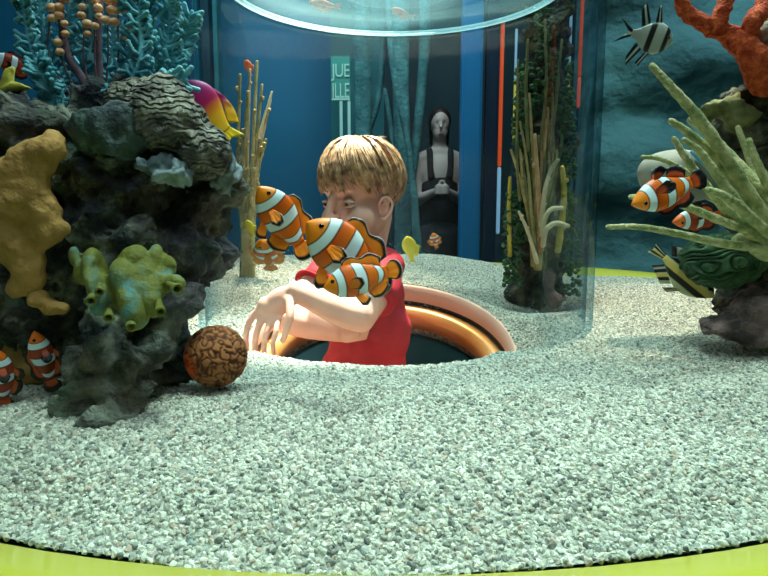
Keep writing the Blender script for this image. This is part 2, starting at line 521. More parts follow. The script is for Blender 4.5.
# ------------------------------------------------------------------ tank: base, rim, glass wall
tank = thing('fish_tank', 'big round glass fish tank with a glossy yellow-green ledge round its foot', 'fish tank', (TC.x, TC.y, FZ))
bm = bmesh.new()
lathe(bm, [(.30, FZ + .001), (.955, FZ + .001), (.955, -.08), (.895, -.08), (.30, -.20)], TC, 96, close=True)
obj('base', bm, M['cabinet'], tank)
bm = bmesh.new()
lathe(bm, [(.896, -.07), (1.0, -.07), (1.035, -.06), (1.045, -.04), (1.035, -.012), (1.01, -.003), (.96, -.006), (.925, -.016), (.896, -.020)], TC, 128, close=True)
tag(obj('ledge', bm, M['yellow_rim'], tank), 'yellow-green ledge')
bm = bmesh.new()
lathe(bm, [(.889, -.07), (.895, -.07), (.895, .98), (.889, .98)], TC, 128, close=True)
obj('glass_wall', bm, M['pane_glass'], tank)

# ------------------------------------------------------------------ gravel
def grain_mat():
    m, nt, N, L, b = nodes('pale_gravel_grains')
    b.inputs['Roughness'].default_value = .75
    oi = N.new('ShaderNodeObjectInfo')
    r = N.new('ShaderNodeValToRGB')
    st = [(0, (.10, .115, .10)), (.12, (.28, .29, .25)), (.35, (.44, .45, .38)), (.60, (.56, .57, .47)), (.82, (.74, .74, .64)), (.93, (.44, .34, .26)), (1, (.26, .33, .31))]
    e = r.color_ramp.elements
    e[0].position, e[0].color = st[0][0], rgba(st[0][1]); e[1].position, e[1].color = 1, rgba(st[-1][1])
    for p_, c_ in st[1:-1]: e.new(p_).color = rgba(c_)
    L.new(oi.outputs['Random'], r.inputs['Fac'])
    L.new(r.outputs['Color'], b.inputs['Base Color'])
    return m
M['grain'] = grain_mat()
M['gravel'] = mat('gravel_bed', (.20, .20, .17), (.55, .55, .48), .9, 260, .8, 400, pos=(.35, .65), bdist=.004)


def gravel():
    NA, NR = 300, 80
    V, F, den = [], [], []
    skirt = [(-.035, -.17), (-.02, -.12), (-.008, -.06), (0, -.02)]
    rows = []
    for s, dz in skirt:
        rows.append(('s', s, dz))
    for j in range(NR + 1):
        rows.append(('g', j / NR, 0))
    for kind, s, dz in rows:
        for i in range(NA):
            a = 2 * math.pi * i / NA
            ca, sa = math.cos(a), math.sin(a)
            hx, hy = HC.x + .259 * ca, 1.15 + (.247 if sa > 0 else .322) * sa
            tx, ty = TC.x + (TR - .001) * ca, TC.y + (TR - .001) * sa
            plane = RCn.z + .35 * (hy - RCn.y) + .004
            front = sstep(.10, .75, -sa)
            edge = plane * (1 - front) + (gz(hx, hy) - .004) * front
            if kind == 's':
                k = (.262 + s) / .262
                x, y = hx + (HC.x - hx) * (1 - k), hy + (1.15 - hy) * (1 - k)
                if sa > -.25: x, y = hx, hy
                z = edge + dz
            else:
                q = s ** 1.15
                x, y = hx + (tx - hx) * q, hy + (ty - hy) * q
                w_ = 1 - sstep(0, .16, s)
                z = gz(x, y) * (1 - w_) + edge * w_
            V.append((x, y, z))
            den.append(100000.0 * (1.0 if y < .9 else max(.45, 1 - (y - .9) * .8)) if not (kind == 's' and s < -.015) else 30000.0)
    for j in range(len(rows) - 1):
        for i in range(NA):
            a, b = j * NA + i, j * NA + (i + 1) % NA
            F.append((a, b, b + NA, a + NA))
    me = mesh_from(V, F, {'den': den})
    o = finish('gravel', me, M['gravel'])
    tag(o, 'pale grey-green gravel covering the bottom of the tank', 'gravel', kind='stuff')
    # one grain, instanced by geometry nodes
    bm = bmesh.new(); bmesh.ops.create_icosphere(bm, subdivisions=2, radius=1)
    for v in bm.verts:
        v.co += v.co.normalized() * noise.noise(v.co * 1.6) * .45
        v.co.z *= .72; v.co.x *= 1.2
    gm = bpy.data.meshes.new('grain'); bm.to_mesh(gm); bm.free()
    gm.materials.append(M['grain'])
    go = bpy.data.objects.new('grain', gm)
    ng = bpy.data.node_groups.new('gravel_grains', 'GeometryNodeTree')
    ng.interface.new_socket('Geometry', in_out='INPUT', socket_type='NodeSocketGeometry')
    ng.interface.new_socket('Geometry', in_out='OUTPUT', socket_type='NodeSocketGeometry')
    N, L = ng.nodes, ng.links
    gi, gout = N.new('NodeGroupInput'), N.new('NodeGroupOutput')
    dp = N.new('GeometryNodeDistributePointsOnFaces')
    na = N.new('GeometryNodeInputNamedAttribute'); na.data_type = 'FLOAT'; na.inputs['Name'].default_value = 'den'
    L.new(gi.outputs[0], dp.inputs['Mesh']); L.new(na.outputs['Attribute'], dp.inputs['Density'])
    oi = N.new('GeometryNodeObjectInfo'); oi.inputs['Object'].default_value = go
    ip = N.new('GeometryNodeInstanceOnPoints')
    L.new(dp.outputs['Points'], ip.inputs['Points']); L.new(oi.outputs['Geometry'], ip.inputs['Instance'])
    rr = N.new('FunctionNodeRandomValue'); rr.data_type = 'FLOAT_VECTOR'
    rr.inputs['Max'].default_value = (6.28, 6.28, 6.28)
    L.new(rr.outputs['Value'], ip.inputs['Rotation'])
    rs = N.new('FunctionNodeRandomValue'); rs.data_type = 'FLOAT'
    rs.inputs[2].default_value = .0013; rs.inputs[3].default_value = .0028
    L.new(rs.outputs[1], ip.inputs['Scale'])
    jn = N.new('GeometryNodeJoinGeometry')
    L.new(gi.outputs[0], jn.inputs[0]); L.new(ip.outputs['Instances'], jn.inputs[0])
    L.new(jn.outputs[0], gout.inputs[0])
    md = o.modifiers.new('grains', 'NODES'); md.node_group = ng
    return o
gravel()

# ------------------------------------------------------------------ opening ring and well
def ring_part(name, prof, m, parent, close=True, n=96):
    bm = bmesh.new()
    lathe(bm, prof, (0, 0, 0), n, close=close)
    for v in bm.verts:
        y, z = v.co.y, v.co.z
        v.co = RCn + Vector((v.co.x, y * math.cos(TILT) - z * math.sin(TILT), y * math.sin(TILT) + z * math.cos(TILT)))
    return obj(name, bm, m, parent)

ring = thing('viewing_hatch', 'round copper-edged opening in the tank floor where the boy stands', 'hatch', (RCn.x, RCn.y, FZ))
ring_part('upper_band', [(.252, .002), (.258, .004), (.258, -.06), (.250, -.06), (.248, -.03)], M['pink'], ring)
ring_part('seal', [(.2478, -.032), (.2520, -.032), (.2520, -.040), (.2455, -.040)], M['seal'], ring)
pr = []
for k in range(17):
    t = -math.pi * .5 + 2 * math.pi * k / 17
    pr.append((.2305 + .0215 * math.cos(t), -.062 + .026 * math.sin(t)))
ring_part('rounded_moulding', pr, M['copper'], ring)
bm = bmesh.new()
lathe(bm, [(.213, -.03), (.228, -.03), (.228, FZ + .003 - RCn.z), (.213, FZ + .003 - RCn.z)], RCn, 64, close=True)
for v in bm.verts:
    if v.co.z > -.2:
        v.co.z = RCn.z - .095 + .34 * (v.co.y - RCn.y)
obj('well_wall', bm, M['well'], ring)

# ------------------------------------------------------------------ acrylic tube with lid
tubeo = thing('acrylic_viewing_tube', 'clear upright acrylic cylinder in the tank around the boy', 'viewing tube', (UC.x, UC.y, -.03))
bm = bmesh.new()
ri, ro = UR - .012, UR
outer = [(ro, -.03), (ro, .52), (ro - .006, .55), (ro - .03, .575), (ro - .055, .5835)]
inner = [(ri - .045, .5755), (ri - .02, .566), (ri, .54), (ri, .51), (ri, -.03)]
for_z = [(a_, (-.075 if z_ == -.03 else z_)) for a_, z_ in outer + inner]
lathe(bm, for_z, UC, 160, close=True)
obj('tube_wall', bm, M['tube_glass'], tubeo)
LC = Vector((.0, 1.20, 0))
bm = bmesh.new()
a = lathe(bm, [(.002, .581), (.297, .581), (.297, .586), (.002, .586)], UC + Vector((0, 0, 0)), 96, close=True)
obj('lid', bm, M['lid_glass'], tubeo)
bm = bmesh.new()
lathe(bm, [(.297, .5785), (.304, .5785), (.304, .5875), (.297, .5875)], UC, 128, close=True)
obj('lid_rim', bm, M['lid_rim'], tubeo)

# ------------------------------------------------------------------ fish
def fin_mesh(root, tip, n=10, m=5, th=.008, bend=None, ripple=.006):
    """a fin between a root line and a tip line, with thickness; also its 0..1 position root to edge"""
    root, tip = [Vector(p) for p in root], [Vector(p) for p in tip]
    def at(L_, t):
        t = t * (len(L_) - 1); k = min(int(t), len(L_) - 2)
        return L_[k].lerp(L_[k + 1], t - k)
    rs = spline(root, 4) if len(root) > 2 else root
    ts = spline(tip, 4) if len(tip) > 2 else tip
    V, E, S = [], [], []
    nrm = ((tip[0] - root[0]).cross(root[-1] - root[0]) + (tip[-1] - root[-1]).cross(root[-1] - root[0]))
    nrm = nrm.normalized() if nrm.length > 1e-9 else Vector((0, 1, 0))
    for sgn in (1, -1):
        for i in range(n + 1):
            s = i / n
            a_, b_ = at(rs, s), at(ts, s)
            for j in range(m + 1):
                e = j / m
                t_ = th * (1 - .75 * e) * (.2 if i in (0, n) else 1)
                p = a_.lerp(b_, e) + nrm * (sgn * t_ * .5 + ripple * e * math.sin(s * 22))
                V.append(p)
                edge = max(e, abs(2 * s - 1) ** 3 * min(1, e * 2.5))
                E.append(edge); S.append(s)
    w = m + 1; half = (n + 1) * w
    F = []
    for i in range(n):
        for j in range(m):
            q = i * w + j
            F.append((q, q + 1, q + w + 1, q + w))
            F.append((half + q, half + q + w, half + q + w + 1, half + q + 1))
    for i in range(n):
        F.append((i * w + m, half + i * w + m, half + (i + 1) * w + m, (i + 1) * w + m))
        F.append((i * w, (i + 1) * w, half + (i + 1) * w, half + i * w))
    for j in range(m):
        F.append((j, half + j, half + j + 1, j + 1))
        F.append((n * w + j, n * w + j + 1, half + n * w + j + 1, half + n * w + j))
    return V, F, E, S


def body_mesh(H, W, top, bot, nose=.5, tail=-.30, n=34, m=20):
    V, U, VV = [], [], []
    for i in range(n + 1):
        t = i / n
        x = nose + (tail - nose) * t
        tp, bt = top(t) * H, bot(t) * H
        w = W * (math.sin(math.pi * min(1, t * .93 + .035) ** .72) ** .75) * (1 - .55 * t) + .004
        for k in range(m):
            a = 2 * math.pi * k / m
            c, s = math.cos(a), math.sin(a)
            zz = (tp if s > 0 else bt) * (abs(s) ** .95) * (1 if s > 0 else -1)
            V.append(Vector((x, w * (abs(c) ** .9) * (1 if c > 0 else -1), zz)))
            U.append(t); VV.append(s)
    F = []
    for i in range(n):
        for k in range(m):
            q, q2 = i * m + k, i * m + (k + 1) % m
            F.append((q, q + m, q2 + m, q2))
    F.append(tuple(range(m))); F.append(tuple(n * m + k for k in range(m))[::-1])
    return V, F, U, VV


def prof(pw, mx, end, back=1.6):
    """body outline rising quickly from the nose, widest at mx, narrowing to end"""
    def f(t):
        if t < mx: return max(.02, math.sin(math.pi / 2 * (t / mx)) ** pw)
        u = (t - mx) / (1 - mx)
        return end + (1 - end) * (.5 + .5 * math.cos(math.pi * u)) ** (1 / back * 1.3)
    return f


def fish(name, label, cat, group, head, tail, Y, spec='clown', yaw=0.0, up=1, bend=0.0, fat=1.0, mats=None, Ytail=None, pect=1.0, roll=0):
    """head, tail = image points the fish spans at depth Y; yaw turns its nose towards the viewer; up = side its back is on"""
    h, t = P(head[0], head[1], Y), P(tail[0], tail[1], Y)
    L_ = (h - t).length / max(.25, math.cos(yaw))
    mid = (h + t) / 2
    view = (mid - CAMP).normalized()
    ax = (h - t).normalized()
    x = (ax * math.cos(yaw) - view * math.sin(yaw)).normalized()
    side = view.cross(ax).normalized() * up
    y0 = side.cross(x).normalized()
    z = (side * math.cos(roll) + y0 * math.sin(roll)).normalized()
    z = (z - x * z.dot(x)).normalized()
    y = z.cross(x)
    B = Matrix((x, y, z)).transposed()
    root = thing(name, label, cat, mid, group)
    def W(p):
        p = Vector(p)
        q = p.x - .12
        p.y += bend * q * q * (1 if q < 0 else .3)
        return mid + (B @ p) * L_
    mb, mf, mp = mats
    def part(nm, Vv, F, at, m, par=root):
        me = mesh_from([W(v) for v in Vv], F, at)
        me.update()
        return finish(nm, me, m, par)
    S = {
        'clown': dict(H=.205 * fat, W=.105, top=prof(.72, .44, .34), bot=prof(.74, .46, .36)),
        'gramma': dict(H=.17 * fat, W=.085, top=prof(.55, .38, .36), bot=prof(.6, .40, .36)),
        'card': dict(H=.24 * fat, W=.08, top=prof(.6, .42, .22), bot=prof(.7, .42, .22)),
        'deep': dict(H=.30 * fat, W=.07, top=prof(.8, .48, .18), bot=prof(.8, .48, .18)),
        'small': dict(H=.15 * fat, W=.08, top=prof(.6, .40, .3), bot=prof(.6, .40, .3)),
    }[spec]
    H = S['H']
    V, F, U, VV = body_mesh(H, S['W'], S['top'], S['bot'], n=34 if spec != 'small' else 16, m=20 if spec != 'small' else 12)
    fs = [min(1, max(0, (v.z / H + 1) / 2)) for v in V]
    body = part('body', V, F, {'fu': U, 'fv': VV, 'fs': fs}, mb)
    def fin(nm, r, tt, mt=mf, **k):
        Vv, F_, E, Sx = fin_mesh(r, tt, **k)
        fu = [min(1, max(0, (.5 - v.x) / .95)) for v in Vv]
        return part(nm, Vv, F_, {'fe': E, 'fs': Sx, 'fu': fu}, mt)
    tz, bz = H * S['top'](1.0), H * S['bot'](1.0)
    # eyes
    if spec != 'small':
        for s in (1, -1):
            bm = bmesh.new()
            k = .16 if spec != 'card' else .14
            c = Vector((.5 - .8 * k, s * S['W'] * .72, H * .22))
            er = .026 if spec != 'card' else .035
            bmesh.ops.create_uvsphere(bm, u_segments=12, v_segments=8, radius=1)
            me = bpy.data.meshes.new('eye')
            for v in bm.verts: v.co = W(c + Vector((v.co.x * er, v.co.y * er * .55, v.co.z * er)))
            bm.to_mesh(me); bm.free()
            finish('eye', me, M['fish_eye'], root)
    if spec == 'clown':
        fin('tail_fin', [(-.29, 0, -bz * .9), (-.30, 0, 0), (-.29, 0, tz * .9)], [(-.37, 0, -.13), (-.46, 0, -.11), (-.50, 0, 0), (-.46, 0, .11), (-.37, 0, .13)], n=14)
        fin('dorsal_fin', [(.24, 0, H * .84), (.06, 0, H * .93), (-.12, 0, H * .66), (-.24, 0, H * .38)], [(.21, 0, H * 1.25), (.10, 0, H * 1.42), (-.01, 0, H * 1.18), (-.14, 0, H * 1.36), (-.27, 0, H * .95)], n=18)
        fin('anal_fin', [(-.02, 0, -H * .82), (-.14, 0, -H * .60), (-.24, 0, -H * .40)], [(-.06, 0, -H * 1.35), (-.18, 0, -H * 1.35), (-.29, 0, -H * .85)], n=12)
        for s in (1, -1):
            fin('pelvic_fin', [(.16, s * .03, -H * .88), (.06, s * .03, -H * .92)], [(.10, s * .06, -H * 1.55), (.03, s * .07, -H * 1.62), (-.04, s * .06, -H * 1.25)], n=8)
            q = pect
            fin('pectoral_fin', [(.20, s * S['W'] * .86, -.015), (.20, s * S['W'] * .86, -.075)], [(.10, s * (.10 + .07 * q), .035), (.02, s * (.10 + .10 * q), .0), (.01, s * (.10 + .10 * q), -.075), (.08, s * (.10 + .07 * q), -.13)], mt=mp, n=12)
    elif spec == 'gramma':
        fin('tail_fin', [(-.29, 0, -bz * .9), (-.30, 0, 0), (-.29, 0, tz * .9)], [(-.46, 0, -.15), (-.44, 0, -.05), (-.42, 0, 0), (-.44, 0, .05), (-.50, 0, .16)], n=14)
        fin('dorsal_fin', [(.22, 0, H * .84), (.02, 0, H * .9), (-.24, 0, H * .38)], [(.18, 0, H * 1.05), (.0, 0, H * 1.15), (-.16, 0, H * 1.1), (-.34, 0, H * .8)], n=16)
        fin('anal_fin', [(0, 0, -H * .85), (-.12, 0, -H * .68), (-.24, 0, -H * .38)], [(-.05, 0, -H * 1.25), (-.2, 0, -H * 1.35), (-.36, 0, -H * 1.1)], n=12)
        for s in (1, -1):
            fin('pelvic_fin', [(.14, s * .02, -H * .88), (.06, s * .02, -H * .92)], [(.0, s * .04, -H * 1.5), (-.04, s * .04, -H * 1.5)], n=6)
    elif spec == 'card':
        fin('tail_fin', [(-.29, 0, -bz * .9), (-.30, 0, 0), (-.29, 0, tz * .9)], [(-.62, 0, -.26), (-.46, 0, -.10), (-.38, 0, 0), (-.46, 0, .10), (-.62, 0, .24)], n=16)
        fin('dorsal_fin', [(.20, 0, H * .86), (.06, 0, H * .93)], [(.06, 0, H * 2.0), (.02, 0, H * 1.9)], n=10)
        fin('rear_dorsal_fin', [(-.02, 0, H * .85), (-.16, 0, H * .48)], [(-.22, 0, H * 2.0), (-.28, 0, H * 1.5)], n=10)
        fin('anal_fin', [(-.02, 0, -H * .85), (-.16, 0, -H * .48)], [(-.20, 0, -H * 2.0), (-.26, 0, -H * 1.5)], n=10)
        for s in (1, -1):
            fin('pelvic_fin', [(.16, s * .02, -H * .86), (.06, s * .02, -H * .93)], [(.03, s * .05, -H * 1.9), (-.05, s * .05, -H * 1.7)], n=8)
    elif spec == 'deep':
        fin('tail_fin', [(-.29, 0, -bz * .9), (-.30, 0, 0), (-.29, 0, tz * .9)], [(-.50, 0, -.08), (-.47, 0, 0), (-.50, 0, .08)], n=10)
        fin('dorsal_fin', [(.18, 0, H * .80), (0, 0, H * .98), (-.24, 0, H * .30)], [(.12, 0, H * 1.1), (-.08, 0, H * 1.25), (-.34, 0, H * .75)], n=12)
        fin('anal_fin', [(.0, 0, -H * .92), (-.24, 0, -H * .30)], [(-.10, 0, -H * 1.3), (-.34, 0, -H * .8)], n=10)
        for s in (1, -1):
            fin('pelvic_fin', [(.16, s * .02, -H * .82), (.08, s * .02, -H * .92)], [(.02, s * .05, -H * 1.45), (-.03, s * .05, -H * 1.4)], n=6)
    else:
        fin('tail_fin', [(-.29, 0, -bz * .9), (-.29, 0, tz * .9)], [(-.50, 0, -.13), (-.42, 0, 0), (-.50, 0, .13)], n=6, m=3)
        fin('dorsal_fin', [(.16, 0, H * .85), (-.2, 0, H * .45)], [(.08, 0, H * 1.5), (-.27, 0, H * .9)], n=6, m=3)
    return root


CM = (M['clown'], M['clown_fin'], M['clown_fin'])
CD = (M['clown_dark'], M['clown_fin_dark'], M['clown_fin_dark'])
GF = 'clownfish swimming about the tank'
fish('clownfish', 'clownfish in front of the boy\'s left, head at the upper left above a small one', 'fish', GF, (259, 187), (309, 257), .62, up=1, yaw=.15, mats=CM, bend=.3, fat=1.08)
fish('clownfish', 'largest clownfish, pointing up-left right under the boy\'s nose and mouth', 'fish', GF, (307, 222), (389, 292), .60, up=1, yaw=.05, mats=CM, fat=1.22)
fish('clownfish', 'clownfish lying level across the boy\'s red sleeve, under the largest clownfish', 'fish', GF, (324, 288), (403, 267), .575, up=1, yaw=.1, mats=CM, fat=1.0, bend=-.2)
fish('clownfish', 'small clownfish seen nearly head-on beside the rock, below the one with raised head', 'fish', GF, (262, 240), (272, 272), .66, up=-1, yaw=.95, mats=(M['clown'], M['clear_fin'], M['clear_fin']), roll=.3)
fish('clownfish', 'black-finned clownfish facing left among the pale green coral fingers', 'fish', GF, (631, 205), (708, 176), .675, up=-1, yaw=.1, mats=(M['clown'], M['clown_fin_dark'], M['clown_fin_dark']), fat=.98)
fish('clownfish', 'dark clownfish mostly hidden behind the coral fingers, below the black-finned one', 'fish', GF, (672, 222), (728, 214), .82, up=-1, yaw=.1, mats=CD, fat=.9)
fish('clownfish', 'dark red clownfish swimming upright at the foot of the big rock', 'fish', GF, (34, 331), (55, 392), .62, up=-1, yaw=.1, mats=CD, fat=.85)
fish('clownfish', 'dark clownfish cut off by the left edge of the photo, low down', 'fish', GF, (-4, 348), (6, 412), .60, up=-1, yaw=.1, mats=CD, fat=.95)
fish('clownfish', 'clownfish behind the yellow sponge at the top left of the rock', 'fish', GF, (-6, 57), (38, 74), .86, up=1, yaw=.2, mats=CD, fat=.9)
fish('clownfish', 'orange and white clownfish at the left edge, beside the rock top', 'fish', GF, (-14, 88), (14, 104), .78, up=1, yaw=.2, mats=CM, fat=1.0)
fish('clownfish', 'tiny far-off orange and white fish left of the blue post, above the gravel', 'fish', GF, (433, 233), (437, 249), 1.75, up=1, yaw=.5, mats=CM, fat=1.3)
fish('royal_gramma', 'magenta fish with a yellow tail, nosing the top right of the rock', 'fish', None, (182, 84), (236, 143), .74, 'gramma', up=1, yaw=.1, mats=(M['gramma'], M['gramma_fin'], M['gramma_fin']), fat=1.5, bend=.3)
fish('cardinalfish', 'silver fish with black bars and long spiky fins, upper right', 'fish', None, (670, 42), (624, 31), .78, 'card', up=-1, yaw=.3, mats=(M['cardinal'], M['cardinal_fin'], M['cardinal_fin']), fat=1.25)
fish('striped_fish', 'yellow, black and white striped fish diving beside the green folded coral', 'fish', None, (712, 296), (653, 248), .93, 'deep', up=-1, yaw=.1, mats=(M['striped'], M['striped'], M['striped']), fat=.72)
fish('yellow_fish', 'small yellow fish at the rock edge left of the clownfish', 'fish', 'small yellow fish', (247, 220), (254, 238), .70, 'small', up=1, yaw=.2, mats=(M['yellow_fish'],) * 3, fat=1.5)
fish('yellow_fish', 'yellow fish hanging upright behind the boy\'s collar', 'fish', 'small yellow fish', (407, 236), (413, 264), 1.62, 'small', up=1, yaw=.3, mats=(M['yellow_fish'],) * 3, fat=1.6)
RF = 'small orange fish high in the tank'
fish('orange_fish', 'small orange fish over the tube lid, further left and higher of the two', 'fish', RF, (309, 3), (342, 7), 1.52, 'small', up=-1, yaw=.1, mats=(M['red_fish'],) * 3)
fish('orange_fish', 'small orange fish over the tube lid, right of the boy\'s head line', 'fish', RF, (391, 9), (415, 18), 1.50, 'small', up=-1, yaw=.1, mats=(M['red_fish'],) * 3)
fish('orange_fish', 'tiny orange-red fish at the top of the olive sea whips', 'fish', RF, (246, 60), (251, 76), 1.66, 'small', up=1, yaw=.2, mats=(M['red_fish'],) * 3, fat=1.6)

# ------------------------------------------------------------------ the big rock on the left
def rock(name, label, blobs, m, voxel=.006, fn=None, smooth=2, parent=None, cat='rock', sub=3, tagit=True):
    bm = bmesh.new()
    for b in blobs: ico(bm, Vector(b[0]), b[1], sub)
    me = remeshed(bm, voxel, smooth)
    if fn: displace(me, fn)
    o = finish(name, me, m, parent)
    if tagit: tag(o, label, cat)
    return o


def B(px, py, Y, r):
    """blob at image point; r in pixels at that depth (x, depth, z)"""
    k = Y / FPX
    if not hasattr(r, '__len__'): r = (r, r, r)
    return (P(px, py, Y), (r[0] * k, r[1] * k, r[2] * k))

LR = [B(118, 178, .70, (100, 80, 52)), B(70, 145, .70, (80, 75, 45)), B(190, 190, .70, (46, 55, 50)), B(130, 120, .72, (52, 60, 34)),
      B(120, 240, .69, (92, 75, 60)), B(25, 190, .72, (80, 70, 85)), B(195, 245, .70, (34, 45, 55)), B(140, 300, .67, (62, 65, 50)),
      B(62, 335, .68, (46, 50, 50)), B(30, 365, .76, (70, 30, 56)), B(120, 350, .63, (54, 62, 48)), B(115, 395, .605, (46, 55, 36)), B(106, 420, .562, (48, 32, 24)), B(75, 416, .57, (30, 30, 20)), B(10, 290, .72, (70, 60, 60)), B(165, 345, .68, (30, 45, 40)),
      B(110, 415, .62, (70, 60, 14)), B(-10, 400, .78, (70, 40, 40)), B(-15, 340, .80, (60, 40, 60))]
bigrock = thing('reef_rock', 'big dark craggy rock on the left, wider at its top than its foot', 'rock', P(105, 425, .62))
rock('boulder', None, LR, M['rock'], .0042, rocky(.026, 13, .010, 55, .024, 22, 1), 2, bigrock, tagit=False)
# pale ridged cap on the rock
def wave_bump(m, sc_, dist_, bd):
    nt = m.node_tree; N, L = nt.nodes, nt.links
    g = N.new('ShaderNodeNewGeometry'); w = N.new('ShaderNodeTexWave'); w.bands_direction = 'Z'
    w.inputs['Scale'].default_value = sc_; w.inputs['Distortion'].default_value = dist_; w.inputs['Detail'].default_value = 3; w.inputs['Detail Scale'].default_value = 1.2
    L.new(g.outputs['Position'], w.inputs['Vector'])
    bp = N.new('ShaderNodeBump'); bp.inputs['Strength'].default_value = 1; bp.inputs['Distance'].default_value = bd
    L.new(w.outputs['Fac'], bp.inputs['Height']); L.new(bp.outputs['Normal'], N['Principled BSDF'].inputs['Normal'])
    return m
wave_bump(M['rock_pale'], 50, 11, .006)
def ridges(co, n):
    w = math.sin(co.x * 330 + 60 * (co.z) + 9 * noise.noise(co * 22) + 8 * noise.noise(co * 50 + Vector((3, 3, 3))))
    return n * (.0022 * w + .008 * noise.noise(co * 25))
rock('ridged_cap', None, [B(165, 120, .64, (42, 36, 38)), B(200, 150, .645, (28, 32, 28)), B(140, 100, .66, (30, 30, 22))], M['rock_pale'], .0035, ridges, 3, bigrock, tagit=False)
rock('smooth_hump', None, [B(112, 135, .625, (40, 34, 28))], mat('grey_hump', (.03, .04, .05), (.09, .15, .12), .8, 30, 1, 90, bdist=.008), .005, rocky(.010, 22, .004, 60, 0, 30, 5), 3, bigrock, tagit=False)
M['pale_patch'] = mat('pale_blue_patch', (.06, .10, .11), (.30, .38, .40), .8, 45, .6, 200)  # mottled pale blue of the small raised lumps
rock('pale_lump', None, [B(167, 172, .617, (24, 14, 15)), B(148, 166, .615, (16, 12, 11))], M['pale_patch'], .003, rocky(.012, 40, .006, 90, 0, 30, 6), 2, bigrock, tagit=False)
rock('pale_lump', None, [B(222, 168, .665, (14, 12, 18)), B(230, 182, .67, (10, 10, 16))], M['pale_patch'], .003, rocky(.012, 40, .006, 90, 0, 30, 8), 2, bigrock, tagit=False)

# tan sponge with small holes
def holes(cs, r, depth):
    def f(co, n):
        d = Vector((0, 0, 0))
        for c in cs:
            q = (co - c).length
            if q < r * 2.2: d -= n * depth * math.exp(-(q / r) ** 2 * 2)
        return d + n * (.0035 * noise.noise(co * 45) + .0022 * noise.noise(co * 110))
    return f
SP = [B(45, 150, .603, (22, 16, 14)), B(30, 165, .603, (24, 16, 22)), B(10, 175, .606, (22, 18, 20)), B(15, 205, .606, (34, 18, 28)), B(45, 232, .603, (22, 16, 16)),
      B(5, 235, .606, (28, 16, 30)), B(28, 262, .606, (20, 14, 22)), B(20, 285, .612, (14, 12, 14)), B(60, 228, .600, (9, 9, 9)), B(25, 190, .603, (26, 18, 24)), B(45, 212, .603, (18, 16, 20)), B(20, 250, .606, (24, 16, 26)), B(32, 275, .608, (14, 13, 18)), B(55, 140, .606, (11, 11, 11))]
hc = [P(36, 133, .576), P(8, 163, .576), P(8, 204, .576), P(42, 234, .576), P(20, 240, .576)]
rock('tan_sponge', 'lumpy tan-yellow sponge with small dark holes growing on the rock\'s left side', SP, M['tan_sponge'], .0035, holes(hc, .0055, .016), 4, cat='sponge')
rock('tan_sponge', 'small orange-tan sponge lobe under the large lumpy tan sponge', [B(38, 300, .606, (10, 10, 10)), B(52, 308, .606, (13, 9, 8)), B(62, 309, .606, (7, 8, 6))], M['tan_sponge'], .003, holes([], .01, 0), 3, cat='sponge')
rock('tan_sponge', 'dim ochre sponge behind the two dark clownfish at lower left', [B(20, 350, .70, (20, 12, 28)), B(32, 372, .69, (16, 12, 14)), B(5, 365, .70, (20, 12, 16))], M['tan_sponge'], .004, holes([], .01, 0), 3, cat='sponge')
rock('yellow_sponge', 'yellow tube-like sponge at the top left of the rock', [B(8, 92, .72, (9, 8, 12)), B(9, 78, .72, (6, 6, 10)), B(18, 88, .71, (14, 6, 4)), B(10, 70, .72, (6, 5, 4))], M['whip_yellow'], .003, holes([], .01, 0), 3, cat='sponge')

# green-yellow sponge with tubular mouths
gs = thing('tube_sponge', 'yellow-green sponge with open tubular mouths on the face of the rock', 'sponge', P(125, 300, .56))
body_pts = [B(86, 272, .575, (15, 14, 22)), B(92, 290, .565, (13, 12, 16)), B(100, 284, .57, (18, 14, 18)), B(110, 300, .562, (14, 12, 19)), B(125, 288, .567, (24, 15, 24)), B(130, 308, .558, (14, 12, 20)), B(150, 284, .567, (22, 14, 22)), B(158, 298, .562, (13, 12, 15)), B(162, 266, .58, (15, 12, 18)), B(166, 284, .565, (13, 12, 12)), B(138, 266, .577, (14, 12, 14)), B(78, 256, .585, (8, 10, 14)), B(162, 256, .585, (11, 10, 14))]
def fold(co, n):
    return n * (.007 * math.sin(co.x * 190 + 5 * noise.noise(co * 18)) + .003 * noise.noise(co * 60))
rock('sponge_body', None, body_pts, M['green_sponge'], .003, fold, 3, gs, tagit=False)
for (a, b, ra) in (((92, 292), (90, 306), 3.6), ((110, 306), (108, 324), 3.4), ((131, 314), (131, 334), 3.6), ((158, 300), (162, 318), 3.6), ((168, 284), (182, 292), 4.0), ((100, 284), (99, 296), 3.0)):
    p0, p1 = P(a[0], a[1], .56), P((a[0] + b[0] * 2) / 3, (a[1] + b[1] * 2) / 3, .54)
    d = (p1 - p0).normalized(); u, v = frame_at(d)
    k = .55 / FPX * ra * 1.25
    bm = bmesh.new(); rings = []
    for (t, rr) in ((0, .7), (.5, .85), (.85, 1.1), (1, 1.25), (1.04, 1.05), (1.0, .7), (.7, .5), (.55, .05)):
        c = p0.lerp(p1, t)
        rings.append([bm.verts.new(c + (u * math.cos(2 * math.pi * q / 14) + v * math.sin(2 * math.pi * q / 14)) * k * rr) for q in range(14)])
    for r0, r1 in zip(rings, rings[1:]):
        for q in range(14): bm.faces.new((r0[q], r0[(q + 1) % 14], r1[(q + 1) % 14], r1[q]))
    bm.faces.new(rings[0]); bm.faces.new(rings[-1])
    obj('sponge_tube', bm, M['green_sponge'], gs)

